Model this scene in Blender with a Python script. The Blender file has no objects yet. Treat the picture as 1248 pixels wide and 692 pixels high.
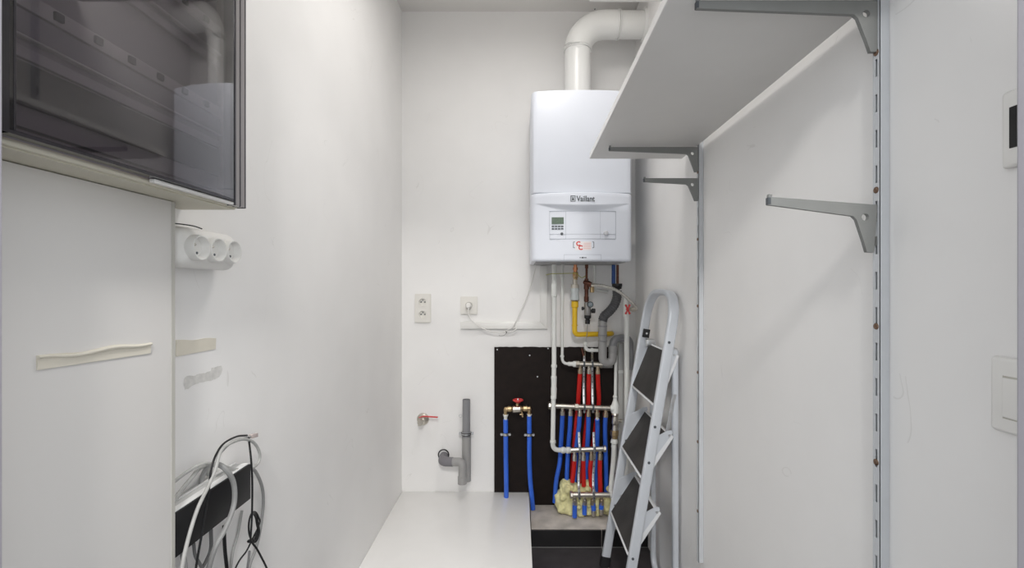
import bpy, bmesh, math, random
from mathutils import Vector, Matrix, noise
random.seed(4)
PI = math.pi
V = Vector
sc = bpy.context.scene
col = sc.collection

# ------------------------------------------------------------------ measuring helpers
F, CX, CY, CAMZ = 555.0, 632.0, 349.0, 1.183
def P(px, py, y):            # a point of the photograph at a known distance from the door
    return V(((px - CX) * y / F, y, CAMZ + (CY - py) * y / F))
def W(px, py, X):            # a point of the photograph on a side plane at a known X
    y = F * X / (px - CX)
    return V((X, y, CAMZ + (CY - py) * y / F))
L, BACK, CEIL, DOORY = -0.592, 2.31, 2.577, 0.41
def RW(y): return .5498 + .0187*y              # the right wall runs slightly askew
def ry(px): return .5498 / ((px-CX)/F - .0187)  # distance at which it meets a column of the photograph

# ------------------------------------------------------------------ materials
def mat(name, c, rough=.5, metal=0., var=.03, scale=12., bump=0., bscale=60., coat=0., spec=.5):
    m = bpy.data.materials.new(name); m.use_nodes = True
    nt = m.node_tree; b = nt.nodes['Principled BSDF']
    b.inputs['Roughness'].default_value = rough; b.inputs['Metallic'].default_value = metal
    b.inputs['Coat Weight'].default_value = coat; b.inputs['Specular IOR Level'].default_value = spec
    tc = nt.nodes.new('ShaderNodeTexCoord')
    n = nt.nodes.new('ShaderNodeTexNoise'); n.inputs['Scale'].default_value = scale; n.inputs['Detail'].default_value = 4
    nt.links.new(tc.outputs['Object'], n.inputs['Vector'])
    r = nt.nodes.new('ShaderNodeValToRGB')
    r.color_ramp.elements[0].position = .3; r.color_ramp.elements[1].position = .7
    r.color_ramp.elements[0].color = (*[max(0, x * (1 - var)) for x in c], 1)
    r.color_ramp.elements[1].color = (*[min(1, x * (1 + var)) for x in c], 1)
    nt.links.new(n.outputs['Fac'], r.inputs['Fac']); nt.links.new(r.outputs['Color'], b.inputs['Base Color'])
    if bump:
        n2 = nt.nodes.new('ShaderNodeTexNoise'); n2.inputs['Scale'].default_value = bscale; n2.inputs['Detail'].default_value = 5
        bp = nt.nodes.new('ShaderNodeBump'); bp.inputs['Strength'].default_value = bump; bp.inputs['Distance'].default_value = .004
        nt.links.new(tc.outputs['Object'], n2.inputs['Vector'])
        nt.links.new(n2.outputs['Fac'], bp.inputs['Height']); nt.links.new(bp.outputs['Normal'], b.inputs['Normal'])
    m['ramp'] = r.name
    return m

def wall_mat(name, c, rough=.6, dirt=.3):
    """painted plaster with faint trowel marks and a few thin grey scuffs"""
    m = mat(name, c, rough, var=.018, scale=5, bump=.10, bscale=22)
    nt = m.node_tree; b = nt.nodes['Principled BSDF']; ramp = nt.nodes[m['ramp']]
    tc = [n for n in nt.nodes if n.type == 'TEX_COORD'][0]
    w = nt.nodes.new('ShaderNodeTexNoise'); w.inputs['Scale'].default_value = 3.2; w.inputs['Detail'].default_value = 2
    w.inputs['Distortion'].default_value = 1.6
    nt.links.new(tc.outputs['Object'], w.inputs['Vector'])
    d = nt.nodes.new('ShaderNodeMath'); d.operation = 'SUBTRACT'; d.inputs[1].default_value = .5
    a = nt.nodes.new('ShaderNodeMath'); a.operation = 'ABSOLUTE'
    nt.links.new(w.outputs['Fac'], d.inputs[0]); nt.links.new(d.outputs[0], a.inputs[0])
    lt = nt.nodes.new('ShaderNodeMath'); lt.operation = 'LESS_THAN'; lt.inputs[1].default_value = .0022
    nt.links.new(a.outputs[0], lt.inputs[0])
    w2 = nt.nodes.new('ShaderNodeTexNoise'); w2.inputs['Scale'].default_value = 7; w2.inputs['Detail'].default_value = 1
    nt.links.new(tc.outputs['Object'], w2.inputs['Vector'])
    gt = nt.nodes.new('ShaderNodeMath'); gt.operation = 'GREATER_THAN'; gt.inputs[1].default_value = .62
    nt.links.new(w2.outputs['Fac'], gt.inputs[0])
    mu = nt.nodes.new('ShaderNodeMath'); mu.operation = 'MULTIPLY'
    nt.links.new(lt.outputs[0], mu.inputs[0]); nt.links.new(gt.outputs[0], mu.inputs[1])
    mu2 = nt.nodes.new('ShaderNodeMath'); mu2.operation = 'MULTIPLY'; mu2.inputs[1].default_value = dirt
    nt.links.new(mu.outputs[0], mu2.inputs[0])
    mx = nt.nodes.new('ShaderNodeMixRGB'); mx.inputs['Color2'].default_value = (c[0]*.72, c[1]*.71, c[2]*.69, 1)
    nt.links.new(mu2.outputs[0], mx.inputs['Fac']); nt.links.new(ramp.outputs['Color'], mx.inputs['Color1'])
    nt.links.new(mx.outputs['Color'], b.inputs['Base Color'])
    return m

M = {}
M['wall'] = wall_mat('wall_paint', (.875, .865, .85))
M['wallside'] = wall_mat('wall_paint_side', (.875, .865, .85))
M['ceil'] = wall_mat('ceiling_paint', (.78, .76, .735), dirt=.2)
M['jamb'] = mat('door_frame_paint', (.40, .39, .43), .4)
M['board'] = mat('white_melamine', (.90, .89, .87), .25, var=.01)
M['boardedge'] = mat('melamine_edge', (.80, .77, .70), .4, var=.02)
M['panel'] = mat('panel_melamine', (.715, .70, .68), .4, var=.015, scale=3, bump=.03, bscale=120)
M['shelf'] = mat('shelf_melamine', (.74, .73, .71), .45, var=.015)
M['steelgrey'] = mat('grey_painted_steel', (.22, .225, .217), .5, 0, var=.05)
M['rail'] = mat('white_grey_rail', (.57, .59, .61), .45, 0)
M['screw'] = mat('rusty_screw', (.20, .13, .09), .5, .7, var=.3, scale=300)
M['boiler'] = mat('boiler_enamel', (.755, .785, .85), .34, var=.006, spec=.35)
M['boilergrey'] = mat('boiler_line_grey', (.36, .39, .44), .5)
M['logo'] = mat('logo_grey', (.10, .11, .12), .5)
M['lcd'] = mat('lcd_green', (.11, .16, .11), .25, var=.2, scale=200)
M['darkbtn'] = mat('dark_button', (.07, .08, .09), .5)
M['silver'] = mat('silver_knob', (.75, .76, .78), .25, .6)
M['sticker'] = mat('sticker_white', (.85, .80, .80), .4)
M['stred'] = mat('sticker_red', (.65, .06, .05), .4)
M['stpink'] = mat('sticker_pink', (.80, .45, .42), .4)
M['flue'] = mat('flue_white', (.80, .80, .78), .3, var=.01)
M['pvc'] = mat('pvc_white', (.76, .77, .74), .35)
M['pvcgrey'] = mat('pvc_grey', (.25, .25, .26), .4)
M['pvcgrey2'] = mat('pvc_light_grey', (.33, .325, .32), .4)
M['pvcdark'] = mat('pvc_dark_grey', (.19, .185, .20), .4)
M['hose'] = mat('hose_dark_grey', (.09, .09, .095), .5)
M['rubber'] = mat('black_rubber', (.012, .012, .013), .55)
M['black'] = mat('black_plastic', (.011, .011, .012), .45, spec=.3)
M['blackboard'] = mat('dark_film_plywood', (.011, .0065, .005), .6, var=.25, scale=30, spec=.22)
M['copper'] = mat('copper', (.62, .28, .15), .3, 1., var=.15, scale=60)
M['copperdull'] = mat('copper_dull', (.12, .052, .036), .45, .8, var=.3, scale=60)
M['brass'] = mat('brass', (.50, .37, .21), .38, 1., var=.15, scale=60)
M['nickel'] = mat('nickel', (.62, .585, .52), .33, 1., var=.06, scale=80)
M['zinc'] = mat('zinc_plated', (.60, .61, .62), .38, 1., var=.1, scale=90)
M['yellow'] = mat('yellow_gas_sleeve', (.82, .52, .02), .4)
M['yellowgreen'] = mat('earth_wire', (.42, .42, .03), .5)
M['blue'] = mat('blue_pipe', (.035, .14, .68), .42, var=.08)
M['bluedark'] = mat('blue_dark_pipe', (.01, .06, .24), .4)
M['red'] = mat('red_pipe', (.62, .015, .012), .42, var=.08)
M['redpaint'] = mat('red_lever', (.62, .05, .05), .4)
M['foam'] = mat('expanding_foam', (.74, .70, .37), .8, var=.22, scale=30, bump=.7, bscale=70)
M['concrete'] = mat('concrete', (.50, .46, .42), .9, var=.22, scale=14, bump=.5, bscale=60)
M['ladder'] = mat('ladder_paint', (.63, .66, .70), .33, .15)
M['ladderlight'] = mat('ladder_step_rim', (.78, .79, .80), .35)
M['tread'] = mat('ladder_tread', (.040, .037, .035), .75, var=.35, scale=9, bump=.3, bscale=200)
M['socket'] = mat('socket_cream', (.78, .76, .71), .35, var=.005)
M['socketdark'] = mat('socket_recess', (.52, .50, .44), .5)
M['plastic'] = mat('white_plastic', (.82, .81, .78), .3, var=.005)
M['cordwhite'] = mat('white_cord', (.74, .73, .70), .45)
M['cordgrey'] = mat('grey_cord', (.30, .30, .295), .5, var=.06, scale=60)
M['cordlight'] = mat('light_grey_cord', (.42, .42, .405), .5, var=.08, scale=90)
M['corddark'] = mat('dark_grey_cord', (.16, .16, .16), .5)
M['tape'] = mat('cream_tape', (.74, .70, .60), .55, var=.03, scale=40)
M['glue'] = mat('bare_plaster_mark', (.67, .66, .635), .9, var=.10, scale=80, bump=.4, bscale=140)
M['clear'] = mat('clear_plug', (.55, .47, .45), .2)
M['cabinet'] = mat('cabinet_cream', (.66, .63, .52), .45)
M['cabin'] = mat('cabinet_inside', (.45, .43, .45), .5)
M['doorframe'] = mat('smoked_frame', (.020, .018, .022), .15)

# dark floor tiles with pale joints
def tile_mat(name, c, grout, off, size):
    m = mat(name, c, .45, var=.22, scale=16)
    nt = m.node_tree; b = nt.nodes['Principled BSDF']; ramp = nt.nodes[m['ramp']]
    tc = [n for n in nt.nodes if n.type == 'TEX_COORD'][0]
    mp = nt.nodes.new('ShaderNodeMapping'); mp.inputs['Location'].default_value = off
    br = nt.nodes.new('ShaderNodeTexBrick'); br.offset = 0; br.squash = 1
    br.inputs['Scale'].default_value = 1; br.inputs['Brick Width'].default_value = size
    br.inputs['Row Height'].default_value = size; br.inputs['Mortar Size'].default_value = .0022
    br.inputs['Mortar'].default_value = (*grout, 1)
    nt.links.new(tc.outputs['Object'], mp.inputs['Vector']); nt.links.new(mp.outputs['Vector'], br.inputs['Vector'])
    nt.links.new(ramp.outputs['Color'], br.inputs['Color1']); nt.links.new(ramp.outputs['Color'], br.inputs['Color2'])
    nt.links.new(br.outputs['Color'], b.inputs['Base Color'])
    return m
M['tile'] = tile_mat('floor_tile', (.045, .041, .043), (.30, .30, .29), (-.378, -2.066, 0), .6)
M['plinth'] = mat('black_tile', (.012, .011, .012), .3, var=.2)

# smoked see-through glossy pane
def smoked():
    m = bpy.data.materials.new('smoked_pane'); m.use_nodes = True
    nt = m.node_tree; nt.nodes.remove(nt.nodes['Principled BSDF'])
    out = nt.nodes['Material Output']
    t = nt.nodes.new('ShaderNodeBsdfTransparent'); t.inputs['Color'].default_value = (.585, .56, .585, 1)
    g = nt.nodes.new('ShaderNodeBsdfGlossy'); g.inputs['Roughness'].default_value = .015
    lw = nt.nodes.new('ShaderNodeLayerWeight'); lw.inputs['Blend'].default_value = .5
    pw = nt.nodes.new('ShaderNodeMath'); pw.operation = 'POWER'; pw.inputs[1].default_value = 4
    fr = nt.nodes.new('ShaderNodeMath'); fr.operation = 'MULTIPLY_ADD'; fr.inputs[1].default_value = 2.3; fr.inputs[2].default_value = .07
    nt.links.new(lw.outputs['Facing'], pw.inputs[0]); nt.links.new(pw.outputs[0], fr.inputs[0])
    mx = nt.nodes.new('ShaderNodeMixShader')
    nt.links.new(fr.outputs[0], mx.inputs[0]); nt.links.new(t.outputs[0], mx.inputs[1]); nt.links.new(g.outputs[0], mx.inputs[2])
    nt.links.new(mx.outputs[0], out.inputs['Surface'])
    return m
M['smoked'] = smoked()
def emit(name, c, s):
    m = bpy.data.materials.new(name); m.use_nodes = True
    b = m.node_tree.nodes['Principled BSDF']
    b.inputs['Emission Color'].default_value = (*c, 1); b.inputs['Emission Strength'].default_value = s
    b.inputs['Base Color'].default_value = (.9, .9, .9, 1)
    return m

# ------------------------------------------------------------------ mesh builder
def fillet(pts, rad, n=6):
    pts = [V(p) for p in pts]; out = [pts[0]]
    for i in range(1, len(pts) - 1):
        a, b, c = pts[i-1], pts[i], pts[i+1]
        u, w = (a - b), (c - b)
        r = min(rad, u.length * .48, w.length * .48)
        p0, p1 = b + u.normalized() * r, b + w.normalized() * r
        for k in range(n + 1):
            t = k / n
            out.append((1-t)**2 * p0 + 2*t*(1-t) * b + t*t * p1)
    out.append(pts[-1]); return out
def smooth(pts, n=6):
    pts = [V(p) for p in pts]; q = [2*pts[0]-pts[1]] + pts + [2*pts[-1]-pts[-2]]; out = []
    for i in range(1, len(q) - 2):
        p0, p1, p2, p3 = q[i-1:i+3]
        for k in range(n):
            t = k / n
            out.append(.5*((2*p1) + (p2-p0)*t + (2*p0-5*p1+4*p2-p3)*t*t + (3*p1-p0-3*p2+p3)*t**3))
    out.append(pts[-1]); return out

class B:
    def __init__(s): s.bm = bmesh.new()
    def box(s, a, b):
        a, b = V(a), V(b); lo = [min(a[i], b[i]) for i in range(3)]; hi = [max(a[i], b[i]) for i in range(3)]
        vs = [s.bm.verts.new((x, y, z)) for x in (lo[0], hi[0]) for y in (lo[1], hi[1]) for z in (lo[2], hi[2])]
        for f in ((0,1,3,2),(4,6,7,5),(0,4,5,1),(2,3,7,6),(0,2,6,4),(1,5,7,3)): s.bm.faces.new([vs[i] for i in f])
        return s
    def obox(s, c, ax, ay, az):           # oriented box: centre and three half-axes
        c, ax, ay, az = V(c), V(ax), V(ay), V(az)
        vs = [s.bm.verts.new(c + i*ax + j*ay + k*az) for i in (-1,1) for j in (-1,1) for k in (-1,1)]
        for f in ((0,1,3,2),(4,6,7,5),(0,4,5,1),(2,3,7,6),(0,2,6,4),(1,5,7,3)): s.bm.faces.new([vs[i] for i in f])
        return s
    def rings(s, rings, cap=True, closed=True):
        rv = [[s.bm.verts.new(p) for p in r] for r in rings]; n = len(rv[0])
        for a, b in zip(rv, rv[1:]):
            for i in range(n if closed else n - 1):
                s.bm.faces.new((a[i], a[(i+1) % n], b[(i+1) % n], b[i]))
        if cap:
            s.bm.faces.new(list(reversed(rv[0]))); s.bm.faces.new(rv[-1])
        return s
    def tube(s, pts, r, n=12, cap=True):
        pts = [V(p) for p in pts]; rr = r if isinstance(r, (list, tuple)) else [r] * len(pts)
        t0 = (pts[1] - pts[0]).normalized()
        up = V((0, 0, 1)) if abs(t0.z) < .9 else V((1, 0, 0))
        u = t0.cross(up).normalized(); rings = []
        for i, p in enumerate(pts):
            if i == 0: t = pts[1] - pts[0]
            elif i == len(pts) - 1: t = pts[-1] - pts[-2]
            else: t = (pts[i+1] - pts[i]).normalized() + (pts[i] - pts[i-1]).normalized()
            if t.length < 1e-9: t = t0
            t.normalize(); u = (u - t * u.dot(t)).normalized(); w = t.cross(u)
            rings.append([p + rr[i] * (math.cos(2*PI*k/n) * u + math.sin(2*PI*k/n) * w) for k in range(n)])
        return s.rings(rings, cap)
    def cyl(s, a, b, r, r2=None, n=24):
        return s.lathe(a, V(b) - V(a), [(0, r), (1, r if r2 is None else r2)], n)
    def lathe(s, o, axis, prof, n=24, cap=True):  # prof: (fraction along axis, radius)
        o, axis = V(o), V(axis); t = axis.normalized()
        up = V((0, 0, 1)) if abs(t.z) < .9 else V((1, 0, 0))
        u = t.cross(up).normalized(); w = t.cross(u)
        return s.rings([[o + axis * f + r * (math.cos(2*PI*k/n) * u + math.sin(2*PI*k/n) * w) for k in range(n)] for f, r in prof], cap)
    def torus(s, c, axis, R_, r, n=28, m=8):
        c, t = V(c), V(axis).normalized()
        up = V((0, 0, 1)) if abs(t.z) < .9 else V((1, 0, 0))
        u = t.cross(up).normalized(); w = t.cross(u); rv = []
        for i in range(n):
            d = math.cos(2*PI*i/n) * u + math.sin(2*PI*i/n) * w
            rv.append([s.bm.verts.new(c + d * (R_ + r * math.cos(2*PI*k/m)) + t * r * math.sin(2*PI*k/m)) for k in range(m)])
        for i in range(n):
            a, b = rv[i], rv[(i+1) % n]
            for k in range(m): s.bm.faces.new((a[k], a[(k+1) % m], b[(k+1) % m], b[k]))
        return s
    def prism(s, poly, d):                 # planar polygon (3-D points) extruded along d
        a = [V(p) for p in poly]; d = V(d)
        return s.rings([a, [p + d for p in a]])
    def ball(s, c, r, sc_=(1,1,1), seg=14):
        mt = Matrix.Translation(c) @ Matrix.Diagonal((*sc_, 1))
        bmesh.ops.create_uvsphere(s.bm, u_segments=seg, v_segments=seg//2 + 2, radius=r, matrix=mt); return s
    def sweep(s, pts, N, w, d, rnd=.25):   # rounded-rectangle profile swept in a plane with normal N
        pts = [V(p) for p in pts]; N = V(N).normalized(); prof = []
        c = min(w, d) * rnd
        for (sx, sy, a0) in ((1,1,0), (-1,1,PI/2), (-1,-1,PI), (1,-1,1.5*PI)):
            for k in range(4):
                a = a0 + k * PI / 6
                prof.append((sx*(w/2-c) + c*math.cos(a), sy*(d/2-c) + c*math.sin(a)))
        rings = []
        for i, p in enumerate(pts):
            if i == 0: t = pts[1] - pts[0]
            elif i == len(pts) - 1: t = pts[-1] - pts[-2]
            else: t = (pts[i+1]-pts[i]).normalized() + (pts[i]-pts[i-1]).normalized()
            t.normalize(); sd = t.cross(N).normalized()
            rings.append([p + sd*a + N*b for a, b in prof])
        return s.rings(rings)
    def bevel(s, w, seg=3, ang=40):
        s.bm.normal_update()
        es = [e for e in s.bm.edges if len(e.link_faces) == 2 and e.calc_face_angle(0) > math.radians(ang)]
        bmesh.ops.bevel(s.bm, geom=es, offset=w, segments=seg, profile=.5, affect='EDGES', clamp_overlap=True); return s

OFF = {}
def put(o, parent):
    if parent is not None: o.parent = parent
    col.objects.link(o); return o
def obj(name, b, m, parent=None, ang=32, at=None, flat=False):
    """link one mesh object; children are written relative to their thing's base"""
    off = V(at) if at is not None else (OFF.get(parent.name, V()) if parent is not None else V())
    bm = b.bm
    bmesh.ops.recalc_face_normals(bm, faces=bm.faces)
    bmesh.ops.translate(bm, vec=-off, verts=bm.verts)
    me = bpy.data.meshes.new(name); bm.to_mesh(me); bm.free()
    me.materials.append(M[m] if isinstance(m, str) else m)
    for p in me.polygons: p.use_smooth = not flat
    if not flat: me.set_sharp_from_angle(angle=math.radians(ang))
    o = bpy.data.objects.new(name, me)
    if parent is None: o.location = off
    put(o, parent); OFF[o.name] = off
    return o
def pieces(name, b, m, parent, **k):
    """each loose piece of the builder becomes a part of its own"""
    bm = b.bm; left = set(bm.verts); out = []
    while left:
        st = [left.pop()]; isl = set(st)
        while st:
            v = st.pop()
            for e in v.link_edges:
                q = e.other_vert(v)
                if q not in isl: isl.add(q); left.discard(q); st.append(q)
        nb_ = B(); mp = {v: nb_.bm.verts.new(v.co) for v in isl}
        for f in {f for v in isl for f in v.link_faces}: nb_.bm.faces.new([mp[v] for v in f.verts])
        out.append(nb_)
    bm.free()
    return [obj(name, q, m, parent, **k) for q in out]
def tag(o, label, cat, group=None, kind=None):
    o['label'] = label; o['category'] = cat
    if group: o['group'] = group
    if kind: o['kind'] = kind
    return o
def thing(name, loc, label, cat, group=None):
    o = bpy.data.objects.new(name, None); o.location = loc; o.empty_display_size = .03
    col.objects.link(o); OFF[o.name] = V(loc)
    return tag(o, label, cat, group)
def struct(name, b, m, parent=None, **k):
    o = obj(name, b, m, parent, **k)
    if parent is None: o['kind'] = 'structure'
    return o
def text(name, body, size, loc, m, parent, depth=.0006, sx=1., align='LEFT', bold=0., rot=None):
    cu = bpy.data.curves.new(name, 'FONT'); cu.body = body; cu.size = size; cu.extrude = depth
    cu.align_x = align; cu.offset = bold; cu.resolution_u = 4
    t = bpy.data.objects.new(name + '_tmp', cu); col.objects.link(t)
    me = bpy.data.meshes.new_from_object(t.evaluated_get(bpy.context.evaluated_depsgraph_get()))
    bpy.data.objects.remove(t)
    off = OFF.get(parent.name, V())
    me.transform(Matrix.Translation(V(loc) - off) @ (rot or Matrix.Rotation(PI/2, 4, 'X')) @ Matrix.Diagonal((sx, 1, 1, 1)))
    me.materials.clear(); me.materials.append(M[m])
    o = bpy.data.objects.new(name, me); put(o, parent); OFF[o.name] = off
    return o
def plate(name, outline, holes, u, v, n, origin, thick, m, parent):
    """flat sheet with round holes: outline in (u, v), thickness along n"""
    cu = bpy.data.curves.new(name, 'CURVE'); cu.dimensions = '2D'; cu.fill_mode = 'BOTH'; cu.extrude = thick / 2
    def spl(pts):
        s = cu.splines.new('POLY'); s.points.add(len(pts) - 1); s.use_cyclic_u = True
        for q, (a, b) in zip(s.points, pts): q.co = (a, b, 0, 1)
    spl(outline)
    for (a, b, r) in holes: spl([(a + r*math.cos(2*PI*k/18), b + r*math.sin(2*PI*k/18)) for k in range(18)])
    t = bpy.data.objects.new(name + '_tmp', cu); col.objects.link(t)
    me = bpy.data.meshes.new_from_object(t.evaluated_get(bpy.context.evaluated_depsgraph_get()))
    bpy.data.objects.remove(t)
    u, v, n = V(u), V(v), V(n); off = OFF.get(parent.name, V()) if parent else V()
    mt = Matrix(((u.x, v.x, n.x, 0), (u.y, v.y, n.y, 0), (u.z, v.z, n.z, 0), (0, 0, 0, 1)))
    me.transform(Matrix.Translation(V(origin) - off) @ mt)
    me.materials.clear(); me.materials.append(M[m])
    o = bpy.data.objects.new(name, me); put(o, parent); OFF[o.name] = off
    return o
def dup(o, loc, parent=None):
    c = o.copy(); col.objects.link(c); c.location = loc
    if parent: c.parent = parent
    return c

# ------------------------------------------------------------------ the room
struct('wall_left', B().box((L-.1, DOORY, -.05), (L, BACK+.1, CEIL+.05)), 'wallside')
struct('wall_right', B().prism([(RW(DOORY), DOORY, -.05), (RW(BACK+.1), BACK+.1, -.05), (.75, BACK+.1, -.05), (.75, DOORY, -.05)], (0, 0, CEIL+.1)), 'wallside')
struct('wall_back', B().box((L, BACK, -.05), (RW(BACK), BACK+.1, CEIL+.05)), 'wall')
struct('ceiling', B().box((L-.1, DOORY-.1, CEIL), (.75, BACK+.1, CEIL+.1)), 'ceil')
struct('floor', B().box((-2, -1.6, -.1), (2, BACK, 0)), 'tile')
JL, JR = -.4632, .447
fw = B()
fw.box((-2, DOORY-.1, 0), (JL-.03, DOORY, CEIL)); fw.box((JR+.03, DOORY-.1, 0), (2, DOORY, CEIL))
fw.box((JL-.03, DOORY-.1, 2.10), (JR+.03, DOORY, CEIL))
struct('wall_front', fw, 'wallside')
jm = B().box((JL-.03, DOORY-.106, 0), (JL, DOORY, 2.07)).box((JR, DOORY-.106, 0), (JR+.03, DOORY, 2.07))
jm.box((JL-.03, DOORY-.106, 2.07), (JR+.03, DOORY, 2.10))
struct('trim_1', jm.bevel(.003), 'jamb')

# concrete ledge at the foot of the back wall, faced with black tile
LY = 2.078
struct('trim_2', B().prism([(.058, LY, 0), (RW(LY), LY, 0), (RW(BACK), BACK, 0), (.058, BACK, 0)], (0, 0, .080)).bevel(.003, 2), 'concrete')
struct('trim_3', B().box((.058, LY-.009, 0), (.3765, LY, .074)).box((.3795, LY-.009, 0), (RW(LY)-.001, LY, .074)), 'plinth')

# ceiling lamp (above the frame)
LAMP, WORLD, FILL = 7.0, 1.55, 36  # ceiling lamp, daylight through the doorway, added fill light behind the camera
SPREAD = 172
lamp = thing('ceiling_lamp', (.05, 1.36, CEIL), 'round white flush ceiling lamp in the middle of the ceiling', 'lamp')
obj('lamp_base', B().lathe((.05, 1.36, CEIL), (0, 0, -.035), [(0, .235), (.8, .235), (1, .225)], 40), 'plastic', lamp)
obj('diffuser', B().lathe((.05, 1.36, CEIL-.0355), (0, 0, -.004), [(0, .215), (.6, .215), (1, .211)], 40),
    emit('lamp_glow', (1, .97, .94), 1.6), lamp)
ll = bpy.data.lights.new('lamp_light', 'AREA'); ll.shape = 'DISK'; ll.size = .42; ll.energy = LAMP; ll.color = (1, .97, .94); ll.spread = math.radians(SPREAD)
lo_ = bpy.data.objects.new('lamp_light', ll); lo_.location = (.05, 1.36, CEIL-.042); col.objects.link(lo_)

# white platform board left of the ledge
pf = thing('platform', (-.27, 1.9, 0), 'low white board platform in the left corner of the floor', 'platform')
obj('top_board', B().box((L+.001, 1.42, .124), (.0515, BACK-.001, .144)).bevel(.0015, 2), 'board', pf)
obj('front_panel', B().box((L+.001, 1.44, .001), (.045, 1.458, .1235)), 'board', pf)
obj('side_panel', B().box((.027, 1.459, .001), (.045, BACK-.002, .1235)), 'board', pf)

# ------------------------------------------------------------------ left side: panel, fuse cabinet, power strip
PX_ = -.545
pn = obj('cover_panel', B().box((L+.001, DOORY+.005, .001), (PX_, .7209, 1.3165)).bevel(.0012, 2), 'panel')
tag(pn, 'tall light grey cover panel on the left wall under the smoked cabinet', 'panel')
obj('edge_strip', B().box((PX_-.0006, .7145, .002), (PX_+.0009, .7215, 1.3160)), mat('panel_edge_grey', (.50, .49, .45), .5), pn)

Z0, Z1 = 1.3175, 1.93
CB, CF, CE = -.4972, -.4720, .7986           # cabinet body front, door front, far end
y0c = DOORY + .006
cab = thing('fuse_cabinet', (-.55, .63, Z0), 'wall-hung fuse cabinet with a smoked see-through door above the grey panel', 'cabinet')
body = B().box((L+.001, y0c, Z0), (L+.010, CE, Z1))
body.box((L+.010, y0c, Z0), (CB, CE, Z0+.010)).box((L+.010, y0c, Z1-.010), (CB, CE, Z1))
body.box((L+.010, y0c, Z0+.010), (CB, y0c+.010, Z1-.010)).box((L+.010, CE-.010, Z0+.010), (CB, CE, Z1-.010))
bodyo = obj('body', body, 'cabinet', cab)
obj('lower_lip', B().box((CB+.0005, y0c+.005, Z0+.0015), (CB+.007, CE-.003, Z0+.007)).bevel(.002), 'cabinet', cab)
ins = obj('inner_cover', B().box((L+.0105, y0c+.0105, Z0+.0105), (-.522, CE-.0105, Z1-.0105)), 'cabin', cab)
XI = -.514
def strip_in(name, h0, h1, t, m):
    return obj(name, B().box((-.5218, y0c+.011, CAMZ+h0*.925), (XI+t, CE-.011, CAMZ+h1*.925)).bevel(.001, 2), m, cab)
for k, dz in enumerate((0, .15, .30)):
    ra = strip_in('mounting_rail', .314+dz, .333+dz, 0, 'plastic')
    for j in range(7):
        yk = .455 + .048*j
        obj('rail_clip', B().box((XI-.001, yk, CAMZ+(.319+dz)*.925), (XI+.0035, yk+.010, CAMZ+(.329+dz)*.925)).bevel(.001, 2), 'darkbtn', ra)
    strip_in('module_cover', .285+dz, .3125+dz, -.002, mat('module_grey', (.40, .385, .42), .5))
    strip_in('thin_bar', .2805+dz, .2835+dz, .001, 'plastic')
    strip_in('lower_cover', .258+dz, .271+dz, -.002, mat('module_grey', (.60, .57, .59), .5))
strip_in('bottom_cover', .205, .254, -.002, mat('module_dark', (.06, .057, .06), .5))
# door: smoked pane with a stepped dark frame; the pane bows back slightly towards its far end
def door_x(y): return CF - (max(0, y-.585)**2) / 5.4
ys = [y0c+.001] + [.50 + i*(CE-.0325-.50)/26 for i in range(27)]
FA, FB = [], []
for y in ys:
    x = door_x(y)
    FA.append([V((x-.003, y, Z0+.012)), V((x, y, Z0+.012)), V((x, y, Z1)), V((x-.003, y, Z1))])
obj('door_pane', B().rings(FA), 'smoked', cab, ang=25)
fr = B()
xe = door_x(CE-.03)
fr.box((CB+.001, CE-.0325, Z0+.002), (xe+.0012, CE-.0300, Z1)).box((CB+.001, CE-.0178, Z0+.002), (xe+.0006, CE-.0155, Z1))
fr.box((CB+.001, CE-.0022, Z0+.002), (xe, CE, Z1))
fr.box((CB+.001, y0c, Z0+.008), (CF+.0003, y0c+.006, Z1)).box((CB+.001, y0c+.0095, Z0+.012), (CF+.0003, y0c+.0115, Z1))
fr.rings([[V((door_x(y)-.012, y, Z0+.008)), V((door_x(y), y, Z0+.008)), V((door_x(y), y, Z0+.0115)), V((door_x(y)-.012, y, Z0+.0115))] for y in ys])
fr.rings([[V((door_x(y)-.006, y, Z0+.016)), V((door_x(y)-.0034, y, Z0+.016)), V((door_x(y)-.0034, y, Z0+.0185)), V((door_x(y)-.006, y, Z0+.0185))] for y in ys])
pieces('door_frame', fr, 'doorframe', cab)
ed = B().box((CB+.001, CE-.0299, Z0+.003), (xe, CE-.0179, Z1)).box((CB+.001, CE-.0154, Z0+.003), (xe-.0006, CE-.0023, Z1))
pieces('door_edge', ed, mat('door_edge_grey', (.24, .225, .225), .3), cab)
obj('latch', B().box((CB+.010, .60, Z0+.0025), (CB+.018, .79, Z0+.0075)).bevel(.001), 'plastic', cab)

# power strip with three outlets on the left wall
ps = thing('power_strip', (L, .825, 1.214), 'white three-outlet power strip on the left wall below the smoked cabinet', 'power strip')
obj('housing', B().box((L+.001, .742, 1.214), (-.552, .897, 1.284)).bevel(.018, 5), 'plastic', ps)
for yy in (.776, .821, .866):
    c = V((-.552, yy, 1.249)); ax = V((1, 0, 0))
    so = obj('outlet', B().lathe(c - ax*.001, ax*.014, [(0, .0228), (.8, .0222), (1, .0210), (1, .0192), (.11, .0165), (.11, .0001)], 32, cap=False), 'plastic', ps)
    pin = B()
    for dy_, dz in ((-.0045, .0085), (.0045, -.0085)): pin.cyl(c + V((-.0005, dy_, dz)), c + V((.0012, dy_, dz)), .0023, n=10)
    pieces('contact', pin, 'darkbtn', so)
    obj('earth_pin', B().lathe(c + V((-.0003, -.0095, .0045)), (.010, 0, 0), [(0, .0024), (.8, .0024), (1, .001)], 10), 'nickel', so)
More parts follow.
